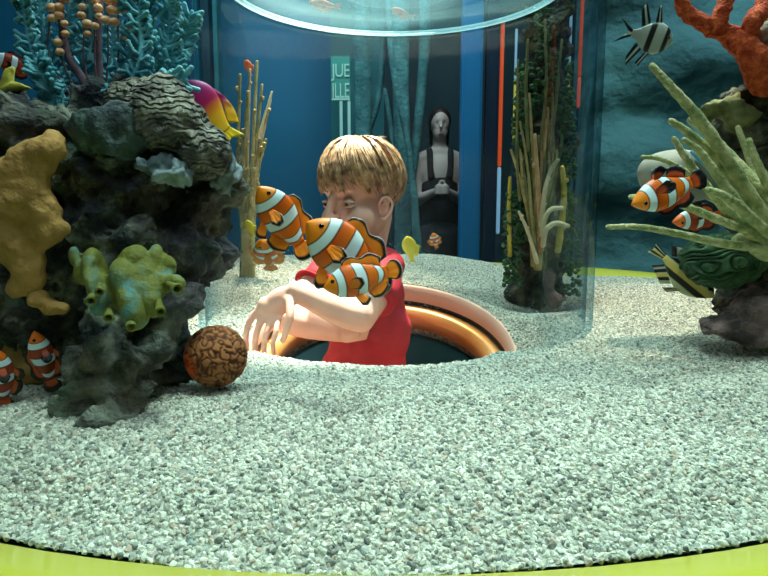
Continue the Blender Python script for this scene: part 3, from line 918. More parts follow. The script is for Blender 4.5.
# ball-shaped brain coral
def braincoral():
    c = P(216, 356, .66); r = 32 * .66 / FPX
    bm = bmesh.new(); bmesh.ops.create_icosphere(bm, subdivisions=6, radius=1)
    V = []
    gv = []
    for v in bm.verts:
        p = v.co * 5.2 + Vector((5, 1, 2))
        n_ = noise.noise(p + Vector((noise.noise(p * .7), noise.noise(p * .7 + Vector((4, 4, 4))), 0)) * .8)
        g = min(1, abs(n_) / .26)
        v.co = c + v.co * r * (.90 + .10 * g ** .6)
        gv.append(g)
    me = bpy.data.meshes.new('b'); bm.to_mesh(me); bm.free()
    a = me.attributes.new('fu', 'FLOAT', 'POINT'); a.data.foreach_set('value', gv)
    m = ramp_mat('brown_orange_maze', 'fu', [(0, (.06, .018, .008)), (.5, (.17, .05, .016)), (1, (.36, .13, .04))], rough=.8)
    # an orange-red patch low on its left
    nt = m.node_tree; N, L = nt.nodes, nt.links
    g_ = N.new('ShaderNodeNewGeometry'); vm = N.new('ShaderNodeVectorMath'); vm.operation = 'DISTANCE'
    L.new(g_.outputs['Position'], vm.inputs[0]); vm.inputs[1].default_value = c + Vector((-.028, -.022, -.006))
    mr = N.new('ShaderNodeMapRange'); L.new(vm.outputs['Value'], mr.inputs['Value']); mr.inputs['From Min'].default_value = .020; mr.inputs['From Max'].default_value = .010
    mx = N.new('ShaderNodeMix'); mx.data_type = 'RGBA'
    old = N['Principled BSDF'].inputs['Base Color'].links[0].from_socket
    L.new(mr.outputs['Result'], mx.inputs['Factor']); L.new(old, mx.inputs['A']); mx.inputs['B'].default_value = (.75, .10, .02, 1)
    L.new(mx.outputs['Result'], N['Principled BSDF'].inputs['Base Color'])
    tag(finish('brain_coral', me, m), 'round brown brain coral with a maze of grooves, on the gravel by the rock', 'coral')
braincoral()

# teal sea fan with two mauve stems
def seafan():
    Y = .70
    t = thing('sea_fan', 'teal branching sea fan with two mauve stems on top of the big rock', 'coral', P(98, 112, Y))
    bm = bmesh.new()
    tube(bm, spline([P(97, 112, Y - .01), P(99, 80, Y), P(98, 40, Y), P(101, -15, Y)], 6), lerpl([.0052, .0045, .004, .0035], 19), 10, wob=.06)
    obj('stem', bm, M['mauve_stem'], t)
    bm = bmesh.new()
    tube(bm, spline([P(93, 108, Y - .01), P(84, 82, Y), P(66, 50, Y), P(58, -15, Y)], 6), lerpl([.005, .0048, .004, .003], 19), 10, wob=.06)
    obj('stem', bm, M['mauve_stem'], t)
    rr = random.Random(3)
    mains = [  # px polylines of teal branches
        [(62, 112), (48, 85), (32, 50), (24, 8), (18, -20)], [(70, 115), (58, 90), (46, 50), (40, 0), (38, -20)],
        [(78, 116), (72, 95), (60, 60), (70, 10), (72, -20)], [(86, 112), (86, 80), (80, 45), (84, 0), (84, -20)],
        [(104, 110), (108, 80), (114, 45), (112, 0), (110, -20)], [(110, 108), (122, 78), (132, 40), (130, 0), (128, -20)],
        [(116, 104), (136, 80), (148, 45), (150, 5), (152, -20)], [(122, 100), (148, 78), (166, 48), (170, 15), (172, -15)],
        [(128, 96), (160, 78), (176, 60), (186, 40), (192, 12)], [(150, 84), (170, 82), (186, 80)], [(60, 112), (54, 100), (44, 78), (36, 60)],
        [(76, 118), (66, 112), (56, 104)], [(120, 100), (140, 62), (140, 20), (142, -15)], [(90, 60), (92, 30), (90, -20)]]
    for ml in mains:
        bm = bmesh.new()
        yo = rr.uniform(-.025, .03)
        pts = spline([P(a, b, Y + yo + rr.uniform(-.006, .006)) for a, b in ml], 7)
        tube(bm, pts, lerpl([.0034, .0028, .0023], len(pts)), 7, wob=.08)
        sgn = 1
        for i in range(2, len(pts) - 1):
            p = pts[i]
            d = (pts[i + 1] - pts[i - 1]).normalized()
            for s in ((sgn, -sgn) if rr.random() < .8 else (sgn,)):
                side = d.cross(Vector((0, 1, 0))).normalized() * s
                ln = rr.uniform(.007, .013)
                q1 = p + side * ln * .55 + d * ln * .25 + Vector((0, rr.uniform(-.006, .006), 0))
                q2 = q1 + side * ln * .4 + d * ln * rr.uniform(.3, .8) + Vector((0, rr.uniform(-.004, .004), 0))
                tube(bm, [p, q1, q2], [.0025, .0023, .0028], 6)
                if rr.random() < .6:
                    q3 = q1 + side * ln * .55 - d * ln * .35
                    tube(bm, [q1, q3], [.0021, .0027], 6)
            sgn = -sgn
        obj('branch', bm, M['teal_coral'], t)
seafan()

def beads():
    Y = .690
    t = thing('beaded_coral', 'peach-orange beaded coral threaded among the teal sea fan branches', 'coral', P(105, 90, Y))
    rr = random.Random(5)
    for x0, y1 in ((50, 18), (62, 52), (84, 34), (95, 26), (108, 20), (118, 22), (128, 38), (135, 32), (144, 22)):
        bm = bmesh.new()
        pts = spline([P(100 + (x0 - 100) * .4, 110, Y), P(x0, 60, Y), P(x0, y1, Y), P(x0 + 2, -20, Y)], 6)
        tube(bm, pts, .0009, 6)
        st = obj('stalk', bm, M['mauve_stem'], t)
        y = y1
        bm = bmesh.new()
        while y > -14:
            r = rr.uniform(3.0, 4.3) * Y / FPX
            ico(bm, P(x0 + rr.uniform(-4, 4), y, Y - .004), (r * 1.25, r, r), 2)
            y -= rr.uniform(8, 11)
        obj('beads', bm, M['peach'], st)
beads()

# ------------------------------------------------------------------ sea whips
def whips(name, label, cat, stems, Y, base, nub=0.4):
    t = thing(name, label, cat, base)
    rr = random.Random(hash(name) % 99 if False else 11)
    for pl, r0, r1, m in stems:
        bm = bmesh.new()
        pts = spline([P(a, b, Y + (c if c is not None else 0)) for a, b, c in pl], 7)
        k = Y / FPX
        tube(bm, pts, lerpl([r0 * k, r1 * k], len(pts)), 8, wob=.08)
        if nub:
            for i in range(2, len(pts) - 1):
                if rr.random() < nub:
                    d = Vector((rr.uniform(-1, 1), rr.uniform(-1, 0), rr.uniform(-.2, .8))).normalized()
                    ico(bm, pts[i] + d * r0 * k * .8, r0 * k * rr.uniform(.5, .9), 1)
        obj('stem', bm, m, t)
    return t
Yw = 1.62
gb = gz(-.3, 1.62)
S_ = []
for (x0, x1, yt, m, w) in ((238, 240, 75, 'whip', 2.0), (244, 248, 92, 'whip', 2.4), (247, 250, 70, 'whip_tan', 2.0), (252, 257, 62, 'whip', 2.2), (254, 262, 85, 'whip', 1.8), (256, 270, 100, 'whip_tan', 2.2), (258, 266, 140, 'whip', 2.4), (242, 243, 130, 'whip', 2.4), (250, 272, 92, 'whip_cream', 1.5), (236, 231, 160, 'leaf', 1.6)):
    xb = 247 + (x0 - 247) * .5
    S_.append(([(xb, 279, 0), (xb, 230, 0), (x0, 170, R.uniform(-.02, .02)), (x1, yt, R.uniform(-.03, .03))], w * 1.35, w * .7, M[m]))
whips('sea_whip', 'clump of thin olive and tan sea whips rising behind the left side of the tube', 'coral', S_, Yw, P(247, 281, Yw), .5)

# planted rock spire on the right, seen through the tube
Yp = 1.45
spire = thing('rock_spire', 'narrow dark rock spire overgrown with sea whips, behind the tube\'s right side', 'rock', P(543, 318, Yp))
rock('stone', None, [B(545, 300, Yp, (19, 14, 24)), B(540, 270, Yp, (24, 16, 34)), B(542, 220, Yp, (28, 18, 44)), B(545, 160, Yp, (27, 16, 50)), B(545, 100, Yp, (25, 15, 45)), B(545, 50, Yp, (24, 14, 45)), B(548, 0, Yp, (24, 14, 35)), B(528, 285, Yp, (14, 12, 26)), B(545, 313, Yp, (26, 18, 12))],
     M['rock_brown'], .008, rocky(.030, 11, .012, 40, .02, 18, 9), 2, spire, tagit=False)
rock('stone', None, [B(549, 282, Yp - .09, (7, 8, 16)), B(553, 300, Yp - .09, (9, 9, 10))], M['rock_mauve'], .005, rocky(.006, 30, .003, 80, 0, 30, 3), 2, spire, tagit=False)
for (px, py, w, h) in ((512, 240, 9, 46), (572, 245, 8, 50), (520, 215, 8, 26), (566, 200, 6, 30), (520, 120, 7, 55), (569, 120, 7, 60), (545, 60, 16, 55)):
    rr = random.Random(int(px))
    bm = bmesh.new()
    for q in range(130):
        a, b = rr.uniform(-1, 1), rr.uniform(-1, 1)
        if abs(a) > 1 - .5 * max(0, b): continue
        ico(bm, P(px + a * w, py - b * h, Yp - .06 + rr.uniform(-.03, .02)), (rr.uniform(.004, .008), rr.uniform(.004, .008), rr.uniform(.003, .007)), 1)
    obj('leafy_algae', bm, M['leaf'], spire)
S2 = []
for (pl, r0, r1, m) in (
    *[([(536 + q * .8, 266, -.1), (532 + q * 1.4 - 2, 225, -.1 - .01 * (q % 3)), (520 + q * 3.6, 180 - 8 * (q % 4), -.1), (511 + q * 4.6, 150 - 14 * (q % 5), -.09)], 1.9, 1.1, ('whip', 'whip_dim', 'whip', 'leaf')[q % 4]) for q in range(12)],
    ([(533, 265, -.1), (530, 220, -.1), (524, 190, -.1), (520, 150, -.1)], 2.2, 1.2, 'whip'),
    ([(536, 268, -.1), (536, 210, -.11), (533, 160, -.1), (530, 112, -.1)], 2.4, 1.3, 'whip'),
    ([(539, 268, -.11), (541, 220, -.12), (543, 180, -.1), (546, 120, -.1)], 2.8, 1.4, 'whip'),
    ([(537, 262, -.13), (528, 232, -.12), (519, 212, -.12)], 2.2, 1.3, 'whip_cream'),
    ([(541, 250, -.12), (538, 190, -.12), (535, 135, -.12)], 3.0, 1.6, 'whip_tan'),
    ([(541, 225, -.13), (545, 190, -.13), (551, 170, -.12), (558, 160, -.13)], 2.3, 1.5, 'whip_cream'),
    ([(542, 235, -.14), (545, 218, -.14), (552, 209, -.14), (562, 208, -.14)], 2.6, 1.8, 'whip_cream'),
    ([(543, 245, -.14), (546, 230, -.15), (556, 223, -.15), (568, 226, -.15)], 2.6, 2.0, 'whip_cream'),
    ([(558, 250, -.1), (562, 220, -.1), (564, 190, -.1), (562, 168, -.1)], 3.2, 2.4, 'whip_yellow'),
    ([(510, 255, -.08), (509, 210, -.08), (510, 178, -.08)], 2.2, 1.6, 'whip_yellow'),
    ([(550, 150, -.1), (556, 100, -.1), (562, 40, -.1)], 1.8, 1.1, 'whip_dim'),
    ([(540, 150, -.1), (546, 90, -.1), (545, 20, -.1)], 1.8, 1.1, 'whip_dim'),
    ([(528, 150, -.1), (526, 90, -.1), (528, 40, -.1)], 1.8, 1.2, 'whip_dim'),
    ([(520, 200, -.1), (517, 160, -.1), (518, 60, -.1)], 1.6, 1.0, 'whip_dim')):
    S2.append((pl, r0, r1, M[m]))
whips('sea_whip', 'bushy cluster of pale olive and cream sea whips on the rock spire', 'coral', S2, Yp, P(538, 268, Yp), .12)

# ------------------------------------------------------------------ the coral rocks at the right
rr_ = thing('reef_rock', 'dark mossy rock along the right edge, behind the pale green fingers', 'rock', P(760, 310, .95))
rock('boulder', None, [B(760, 115, .98, (46, 40, 34)), B(745, 100, .98, (22, 26, 18)), B(770, 190, .98, (40, 40, 60)), B(775, 270, .96, (50, 40, 40)), B(785, 235, .92, (34, 36, 30)), B(772, 80, .95, (22, 22, 20)), B(755, 300, .95, (40, 36, 22))],
     M['rock_brown'], .006, rocky(.018, 16, .006, 55, .010, 22, 14), 2, rr_, tagit=False)
rock('mossy_ledge', None, [B(722, 108, .94, (22, 16, 13)), B(738, 118, .94, (20, 16, 10)), B(702, 118, .95, (10, 12, 9))], mat('mossy_olive', (.06, .08, .02), (.25, .24, .10), .8, 30, .8, 160), .005, rocky(.010, 26, .005, 60, .004, 30, 15), 2, rr_, tagit=False)
rock('flat_rock', 'low mauve-brown slab lying on the gravel at the right edge', [B(740, 326, .86, (42, 30, 14)), B(765, 318, .86, (40, 32, 24)), B(715, 328, .85, (16, 18, 9)), B(775, 335, .84, (40, 30, 14))],
     M['rock_mauve'], .005, rocky(.007, 20, .004, 60, .006, 26, 16), 2)
rock('flat_rock', 'pinkish-brown tilted slab leaning on the low slab, right edge', [B(728, 310, .90, (13, 18, 6)), B(742, 304, .90, (14, 20, 6.5)), B(756, 297, .90, (15, 20, 7)), B(770, 289, .90, (16, 20, 8))], M['rock_mauve'], .0045, rocky(.003, 24, .002, 60, 0, 26, 17), 2)

# folded green coral
def lettuce():
    c = P(722, 261, .90)
    k = .90 / FPX
    bm = bmesh.new(); bmesh.ops.create_icosphere(bm, subdivisions=6, radius=1)
    for v in bm.verts:
        n_ = v.co.copy()
        w = math.sin(11 * n_.x + 6 * noise.noise(n_ * 1.7) + 4 * math.sin(4 * n_.z + 2 * n_.y) + 5 * math.hypot(n_.x, n_.z + .1) * 3)
        s = 1 + .13 * (abs(w) ** .6 * 2 - 1) + .1 * noise.noise(n_ * 3)
        v.co = c + Vector((n_.x * 36 * k * s, n_.y * 30 * k * s, n_.z * 25 * k * s))
    tag(obj('folded_coral', bm, M['lettuce']), 'dark green coral with tight wavy folds below the pale green fingers', 'coral')
lettuce()

# pale green finger coral
def fingers():
    t = thing('finger_coral', 'pale green coral with long radiating fingers at the right', 'coral', P(765, 245, .86))
    FP = [([(652, 66), (672, 88), (700, 120), (735, 172), (772, 232)], 3.2, 8, .74),
          ([(671, 121), (690, 134), (715, 158), (748, 205), (776, 240)], 3, 7, .77),
          ([(684, 140), (700, 152), (722, 182), (752, 222), (776, 245)], 2.8, 7, .75),
          ([(674, 139), (686, 158), (706, 186), (738, 222), (770, 248)], 2.8, 6.5, .72),
          ([(643, 157), (660, 159), (680, 168), (700, 182)], 2.2, 3, .79),
          ([(631, 197), (660, 198), (690, 208), (730, 224), (774, 238)], 2.6, 5.5, .70),
          ([(608, 227), (640, 227), (680, 234), (720, 243), (776, 250)], 2.4, 5.5, .69),
          ([(749, 140), (756, 160), (768, 185), (785, 215)], 2.6, 6, .80),
          ([(712, 150), (728, 170), (750, 195), (780, 225)], 2.6, 6, .82),
          ([(708, 190), (724, 196), (745, 212), (775, 240)], 3.4, 6.5, .70),
          ([(690, 120), (715, 140), (742, 168), (775, 205)], 3.0, 6, .86),
          ([(738, 128), (752, 165), (766, 200), (780, 240)], 2.6, 6, .88)]
    for pl, r0, r1, Y in FP:
        n = len(pl)
        pts = spline([P(a, b, Y + (.80 - Y) * (i / (n - 1)) ** 2) for i, (a, b) in enumerate(pl)], 9)
        k = Y / FPX
        bm = bmesh.new()
        rad = [r * (1 + .07 * math.sin(i * 1.9)) for i, r in enumerate(lerpl([r0 * k, r1 * k], len(pts)))]
        tube(bm, pts, rad, 14, wob=.05)
        obj('finger', bm, M['finger'], t)
    bm = bmesh.new()
    for b_ in ((770, 240, .82, (22, 20, 22)), (785, 225, .82, (26, 22, 26)), (745, 240, .80, (14, 12, 9))):
        q = B(*b_); ico(bm, q[0], q[1], 3)
    me = displace(remeshed(bm, .004, 4), rocky(.003, 25, .001, 80, 0, 30, 4))
    finish('crown', me, M['finger'], t)
fingers()

# cream soft coral cap behind the fingers
sc_ = thing('mushroom_coral', 'smooth cream-grey dome-shaped coral behind the green fingers', 'coral', P(740, 215, 1.02))
rock('cap', None, [B(676, 172, .98, (38, 26, 23)), B(692, 176, .98, (32, 24, 25)), B(656, 178, .98, (17, 18, 17))], M['cream'], .005, lambda co, n: n * .003 * noise.noise(co * 14), 6, sc_, tagit=False)
bm = bmesh.new(); tube(bm, spline([P(690, 182, .99), P(720, 196, 1.0), P(755, 212, 1.0)], 6), .014, 14); obj('stalk', bm, M['cream'], sc_)
bm = bmesh.new(); tube(bm, spline([P(692, 152, .94), P(702, 160, .935), P(714, 173, .935)], 5), lerpl([.003, .005, .003], 11), 10); obj('blue_edge', bm, mat('pale_blue_coral', (.12, .42, .60), rough=.5), sc_)

# orange branching coral, upper right
def staghorn():
    Y = .91
    t = thing('branching_coral', 'rough bright orange branching coral at the top right corner', 'coral', P(758, 72, Y))
    k = Y / FPX
    for pl, rs in (([(764, 85), (755, 62), (742, 44), (722, 32), (702, 22), (686, 12), (679, -14)], [13, 14, 12, 9.5, 8, 7, 6]),
                   ([(716, 30), (722, 12), (730, -14)], [7.5, 7.5, 6.5]),
                   ([(748, 46), (752, 25), (768, 0), (775, -14)], [10, 9, 9, 8]),
                   ([(764, 60), (785, 40), (800, 20)], [9, 8, 6])):
        pts = spline([P(a, b, Y + R.uniform(-.01, .01)) for a, b in pl], 9)
        bm = bmesh.new()
        tube(bm, pts, [r * k for r in lerpl(rs, len(pts))], 16)
        me = displace(remeshed(bm, .0028, 2), lambda co, n: n * (.0028 * noise.noise(co * 110) + .003 * noise.noise(co * 45)))
        finish('branch', me, M['brick'], t)
staghorn()
rock('knobbly_coral', 'small pale pinkish knobbly coral beside the orange branching coral', [B(766, 34, .93, (12, 12, 12)), B(772, 26, .93, (10, 10, 10)), B(774, 48, .945, (9, 9, 12))], mat('pink_grey_knobs', (.20, .17, .15), (.50, .45, .38), .8, 60, .8, 200), .003, rocky(.006, 60, .003, 120, .002, 60, 20), 1, cat='coral')

# ------------------------------------------------------------------ the boy
def head_frame(theta, phi, roll=0):
    th, ph = theta * D2R, phi * D2R
    F = Vector((-math.sin(th) * math.cos(ph), -math.cos(th) * math.cos(ph), -math.sin(ph)))
    S = Vector((math.cos(th), -math.sin(th), 0))
    U = F.cross(S)
    return S, F, U


def build_boy():
    YB = 1.13
    t = thing('boy', 'young boy with light brown hair and red t-shirt, arms folded, inside the clear tube', 'person', (0, YB, FZ))
    HO = P(362, 189, YB)
    S, F, U = head_frame(42, 9)
    def h(s, f, u): return HO + S * s + F * f + U * u
    def e(bm, s, f, u, a, b, c): ell(bm, h(s, f, u), S * a, F * b, U * c, 3)
    bm = bmesh.new()
    e(bm, 0, -.004, .016, .058, .072, .066)
    e(bm, 0, .018, -.032, .049, .057, .068)
    e(bm, 0, .026, .013, .053, .049, .045)
    e(bm, 0, .050, -.086, .024, .024, .018)
    for s in (1, -1):
        e(bm, s * .031, .042, -.048, .025, .030, .030)
        e(bm, s * .020, .060, .006, .018, .010, .007)
        tube(bm, [h(s * .038, .008, -.058), h(s * .022, .046, -.086)], [.017, .016], 10)
    tube(bm, [h(0, .076, -.002), h(0, .086, -.024), h(0, .092, -.034)], [.006, .0075, .0085], 10)
    for s in (1, -1): e(bm, s * .0085, .083, -.038, .0065, .008, .006)
    e(bm, 0, .066, -.061, .020, .014, .012)
    tube(bm, [h(-.014, .0745, -.0565), h(0, .081, -.0550), h(.014, .0745, -.0565)], [.0035, .0045, .0035], 8)
    tube(bm, [h(-.012, .074, -.0655), h(0, .080, -.0665), h(.012, .074, -.0655)], [.0035, .005, .0035], 8)
    # body frame
    BS, BF, BU = head_frame(55, 0)
    NB = P(366, 262, YB + .01)      # base of the neck
    tube(bm, [h(0, -.022, -.05), NB + Vector((0, 0, .01)), NB - Vector((0, 0, .03))], [.036, .033, .040], 14)
    def b(s, f, u): return NB + BS * s + BF * f + BU * u
    SHR, SHL = P(333, 268, YB + .08), P(383, 268, YB - .075)
    ell(bm, b(0, 0, -.05), BS * .085, BF * .055, BU * .055, 3)
    ell(bm, b(0, 0, -.13), BS * .085, BF * .060, BU * .11, 3)
    ell(bm, b(0, .005, -.24), BS * .082, BF * .064, BU * .10, 3)
    # near (left) arm
    EL, WL = P(360, 316, .965), P(296, 291, 1.00)
    tube(bm, [NB - Vector((0, 0, .045)), SHL - Vector((0, 0, .006))], [.034, .028], 12)
    tube(bm, spline([SHL, SHL.lerp(EL, .5) + Vector((.006, 0, 0)), EL], 5), lerpl([.030, .028, .026], 11), 14)
    tube(bm, spline([EL, EL.lerp(WL, .35) + Vector((0, 0, -.002)), WL], 5), lerpl([.027, .027, .0175], 11), 14)
    # hand hanging from the wrist over the rim
    K = P(268, 309, .99)
    ell_dir = (K - WL)
    u1, v1 = frame_at(ell_dir, Vector((0, 1, 0)))
    sd = u1 if u1.x > 0 else -u1            # across the palm, to the lower right
    mid = WL.lerp(K, .55)
    ell(bm, mid, ell_dir * .60, sd * .022, Vector((0, .013, 0)), 3)
    ell(bm, K, ell_dir.normalized() * .015, sd * .022, Vector((0, .012, 0)), 3)
    for (a0, p1, p2, p3, r) in (((258, 309), (250, 321), (246, 336), (247, 350), .0060), ((264, 313), (258, 328), (255, 343), (256, 358), .0062), ((271, 316), (267, 332), (264, 346), (265, 359), .0058), ((277, 317), (276, 331), (273, 344), (274, 354), .0052)):
        dy = (a0[0] - 259) * .0012
        ch = spline([P(a0[0] + 3, a0[1] - 3, .99), P(*p1, .985 - dy), P(*p2, .985 - dy), P(*p3, .995 - dy)], 4)
        tube(bm, ch, lerpl([r * 1.05, r, r * .92, r * .8], len(ch)), 10)
    ch = spline([P(290, 300, .985), P(290, 315, .965), P(287, 328, .960), P(283, 341, .962)], 4)
    tube(bm, ch, lerpl([.0085, .0075, .0065, .0052], len(ch)), 10)
    # far (right) arm, folded under
    ER, WR = P(284, 318, 1.10), P(338, 332, 1.045)
    tube(bm, [NB - Vector((0, 0, .045)), SHR - Vector((0, 0, .006))], [.034, .028], 12)
    tube(bm, spline([SHR, SHR.lerp(ER, .5), ER], 5), lerpl([.033, .030, .027], 11), 14)
    tube(bm, spline([ER, ER.lerp(WR, .5), WR], 5), lerpl([.028, .026, .018], 11), 14)
    HR = P(352, 331, 1.03)
    ell(bm, WR.lerp(HR, .7), (HR - WR) * .9, Vector((0, .012, .004)), Vector((0, 0, .020)), 3)
    for q, dz in enumerate((.016, .006, -.004, -.013)):
        st = HR + Vector((-.004, 0, dz))
        ch = [st, st + Vector((.018, .004, .002)), st + Vector((.034 - .003 * q, .014, .0))]
        tube(bm, ch, [.0075, .007, .006], 10)
    tube(bm, [WR + Vector((0, -.006, .012)), WR + Vector((.016, -.010, .026)), WR + Vector((.03, -.006, .030))], [.009, .0075, .0065], 10)
    # legs, in the well
    for s in (1, -1):
        hp = b(s * .045, 0, -.33)
        ft = Vector((hp.x, hp.y, FZ + .05))
        tube(bm, [hp, hp.lerp(ft, .5), ft], [.055, .042, .028], 12)
        tube(bm, [ft, ft + BF * .10 + Vector((0, 0, -.025))], [.026, .022], 10)
    me = remeshed(bm, .003, 5, .5)
    # eye sockets, cheeks and mouth line
    es = [h(.027, .074, -.014), h(-.027, .074, -.014)]
    ml = [h(k * .004, .082, -.0608) for k in range(-4, 5)]
    nos = [h(.006, .094, -.043), h(-.006, .094, -.043)]
    earc = [h(.066, .014, -.034), h(-.066, .014, -.034)]
    def f(co, n):
        d = Vector((0, 0, 0))
        if (co - HO).length < .14:
            for c in es: d -= F * .012 * math.exp(-((co - c).length / .015) ** 2)
            for c in ml:
                q = (co - c).length
                if q < .012: d -= F * .0012 * math.exp(-(q / .0032) ** 2)
            for c in nos: d += U * .003 * math.exp(-((co - c).length / .003) ** 2)
        return d
    displace(me, f)
    finish('body', me, M['skin'], t)
    for s in (1, -1):
        bm = bmesh.new()
        o_ = lambda f, u, w: h(s * (.0565 + w), .014 - f, -.034 + u)      # f backwards, u up, w outwards
        ell(bm, o_(.004, .002, .000), (F * -1 + S * s * .45).normalized() * .0105, U * .0165, (S * s).normalized() * .0035, 3)
        rim = [(-.008, -.002, .000), (-.0085, .008, .002), (-.004, .0165, .004), (.004, .0195, .0075), (.0115, .016, .010), (.0145, .007, .0115), (.0135, -.003, .010), (.009, -.011, .007), (.003, -.017, .004), (-.002, -.0185, .002), (-.005, -.014, .000)]
        tube(bm, spline([o_(*q) for q in rim], 4), lerpl([.0018, .0022, .0026, .0026, .0024, .0024, .0026, .0038, .0034, .0022], 41), 8)
        tube(bm, spline([o_(.000, .010, .004), o_(.007, .008, .0065), o_(.0075, -.001, .0065), o_(.003, -.008, .004)], 4), .0019, 8)
        tube(bm, [o_(-.0075, -.004, .001), o_(-.006, -.008, .003)], [.0026, .002], 8)
        finish('ear', remeshed(bm, .0013, 2), M['skin'], t)
    # lips as a thin tinted skin over the mouth
    bm = bmesh.new()
    tube(bm, [h(-.014, .0752, -.0572), h(0, .0828, -.0560), h(.014, .0752, -.0572)], [.0022, .0034, .0022], 8)
    tube(bm, [h(-.012, .0750, -.0650), h(0, .0818, -.0660), h(.012, .0750, -.0650)], [.0024, .0038, .0024], 8)
    obj('lips', bm, M['lip'], t)
    for s in (1, -1):
        c = h(s * .026, .0595, -.016)
        bm = bmesh.new(); ico(bm, c, .0092, 3)
        ey = obj('eye', bm, M['eyewhite'], t)
        g = (F - U * .35 - S * .12).normalized()
        bm = bmesh.new(); ico(bm, c + g * .0046, .0056, 3); obj('iris', bm, M['iris'], ey)
        # upper lid, lower lid
        bm = bmesh.new()
        arc = [c + S * (.0118 * math.cos(a)) + F * (.0095 * math.sin(a) ** .6 - .001) + U * (.0012 + .0035 * math.sin(a)) for a in [math.pi * q / 8 for q in range(9)]]
        tube(bm, arc, [.0004, .0013, .0019, .0021, .0022, .0021, .0019, .0013, .0004], 8)
        arc = [c + S * (.0118 * math.cos(a)) + F * (.0090 * math.sin(a) ** .6 - .001) - U * (.0025 + .0030 * math.sin(a)) for a in [math.pi * q / 8 for q in range(9)]]
        tube(bm, arc, [.0003, .001, .0013, .0015, .0015, .0015, .0013, .001, .0003], 8)
        obj('eyelids', bm, M['skin'], ey)
        bm = bmesh.new()
        br = [h(s * (.013 + .022 * q / 6), .0715 - .022 * (q / 6) ** 2, .004 + .003 * math.sin(math.pi * (q / 6) ** .8)) for q in range(7)]
        tube(bm, br, [.0008, .0014, .0016, .0016, .0014, .001, .0006], 6)
        obj('eyebrow', bm, M['hair'], t)
    # t-shirt
    bm = bmesh.new()
    ell(bm, b(0, 0, -.048), BS * .094, BF * .063, BU * .050, 3)
    ell(bm, b(0, 0, -.12), BS * .094, BF * .070, BU * .10, 3)
    ell(bm, b(0, .006, -.22), BS * .092, BF * .076, BU * .13, 3)
    ell(bm, b(0, .006, -.32), BS * .094, BF * .078, BU * .08, 3)
    se, sr = SHL.lerp(EL, .62), SHR.lerp(ER, .42)
    tube(bm, [NB - Vector((0, 0, .028)), SHL + Vector((0, 0, .002)), SHL.lerp(se, .5), se], [.040, .042, .041, .042], 18, cap=False)
    tube(bm, [NB - Vector((0, 0, .028)), SHR + Vector((0, 0, .002)), SHR.lerp(sr, .5), sr], [.038, .040, .039, .039], 18, cap=False)
    me = remeshed(bm, .0035, 7, .5)
    def folds(co, n):
        w = noise.noise(Vector((co.x * 14 + co.z * 10, co.y * 14, co.z * 7))) * .010 + math.sin((co.z * 1.0 + co.x * .9 + .03 * noise.noise(co * 9)) * 120) * .0013
        return n * w
    displace(me, folds)
    sh = finish('t_shirt', me, M['shirt'], t)
    bm = bmesh.new()
    cn = NB + Vector((0, -.002, -.002))
    pts = [cn + BS * .046 * math.cos(a) + BF * .043 * math.sin(a) + BU * (.010 - .012 * math.sin(a)) for a in [2 * math.pi * q / 28 for q in range(29)]]
    tube(bm, pts, .0052, 8, cap=False)
    obj('collar', bm, M['shirt_rib'], sh)
    for (p0, d0, r0) in ((se, (EL - SHL).normalized(), .0425), (sr, (ER - SHR).normalized(), .0395)):
        a1, b1 = frame_at(d0)
        bm = bmesh.new()
        tube(bm, [p0 + (a1 * math.cos(q) + b1 * math.sin(q)) * r0 for q in [2 * math.pi * k / 24 for k in range(25)]], .0030, 8, cap=False)
        obj('sleeve_hem', bm, M['shirt_rib'], sh)
    # shorts
    bm = bmesh.new()
    ell(bm, b(0, 0, -.36), BS * .100, BF * .075, BU * .06, 3)
    for s in (1, -1): tube(bm, [b(s * .045, 0, -.35), b(s * .050, 0, -.58)], [.060, .062], 14, cap=False)
    finish('shorts', remeshed(bm, .006, 4), M['shorts'], t)

    # hair: an under-layer and combed locks
    rr = random.Random(21)
    cr = Vector((.012, -.035, .998)).normalized()     # crown direction in head space (s, f, u)
    a_, b_, c_ = .0605, .0750, .0705
    cc = (0, -.004, .016)
    def surf(d, lift):
        k = 1 / math.sqrt((d.x / a_) ** 2 + (d.y / b_) ** 2 + (d.z / c_) ** 2)
        p = d * (k + lift)
        return h(p.x + cc[0], p.y + cc[1], p.z + cc[2])
    ex = Vector((1, 0, 0)); ey_ = Vector((0, 1, 0))
    ax = (ex - cr * ex.dot(cr)).normalized(); ay = cr.cross(ax)
    if ay.y < 0: ay = -ay
    def direc(phi, th):
        return (cr * math.cos(th) + (ay * math.cos(phi) + ax * math.sin(phi)) * math.sin(th)).normalized()
    def endth(phi):
        """where the hair stops: fringe in front, over the ears at the side, nape behind"""
        p = abs((phi + math.pi) % (2 * math.pi) - math.pi)
        if p < .75: return 1.66
        if p < 1.05: return 1.66 + .02 * (p - .75) / .3
        if p < 1.45: return 1.68 + .32 * (p - 1.05) / .4
        if p < 1.85: return 2.0 - .30 * (1 - abs(p - 1.65) / .2)
        return 2.05 + .12 * min(1, (p - 1.85) / .5)
    bm = bmesh.new()
    n1, n2 = 56, 20
    rows = []
    for j in range(n2 + 1):
        row = []
        for i in range(n1):
            ph = 2 * math.pi * i / n1
            th = max(.02, endth(ph) * .95 * j / n2)
            row.append(bm.verts.new(surf(direc(ph, th), .0005 + .004 * math.sin(min(1, j / n2 * 1.1) * math.pi))))
        rows.append(row)
    inner = []
    for i in range(n1):
        ph = 2 * math.pi * i / n1
        inner.append(bm.verts.new(surf(direc(ph, endth(ph) * .92), -.012)))
    rows.append(inner)
    for r0, r1 in zip(rows, rows[1:]):
        for i in range(n1): bm.faces.new((r0[i], r0[(i + 1) % n1], r1[(i + 1) % n1], r1[i]))
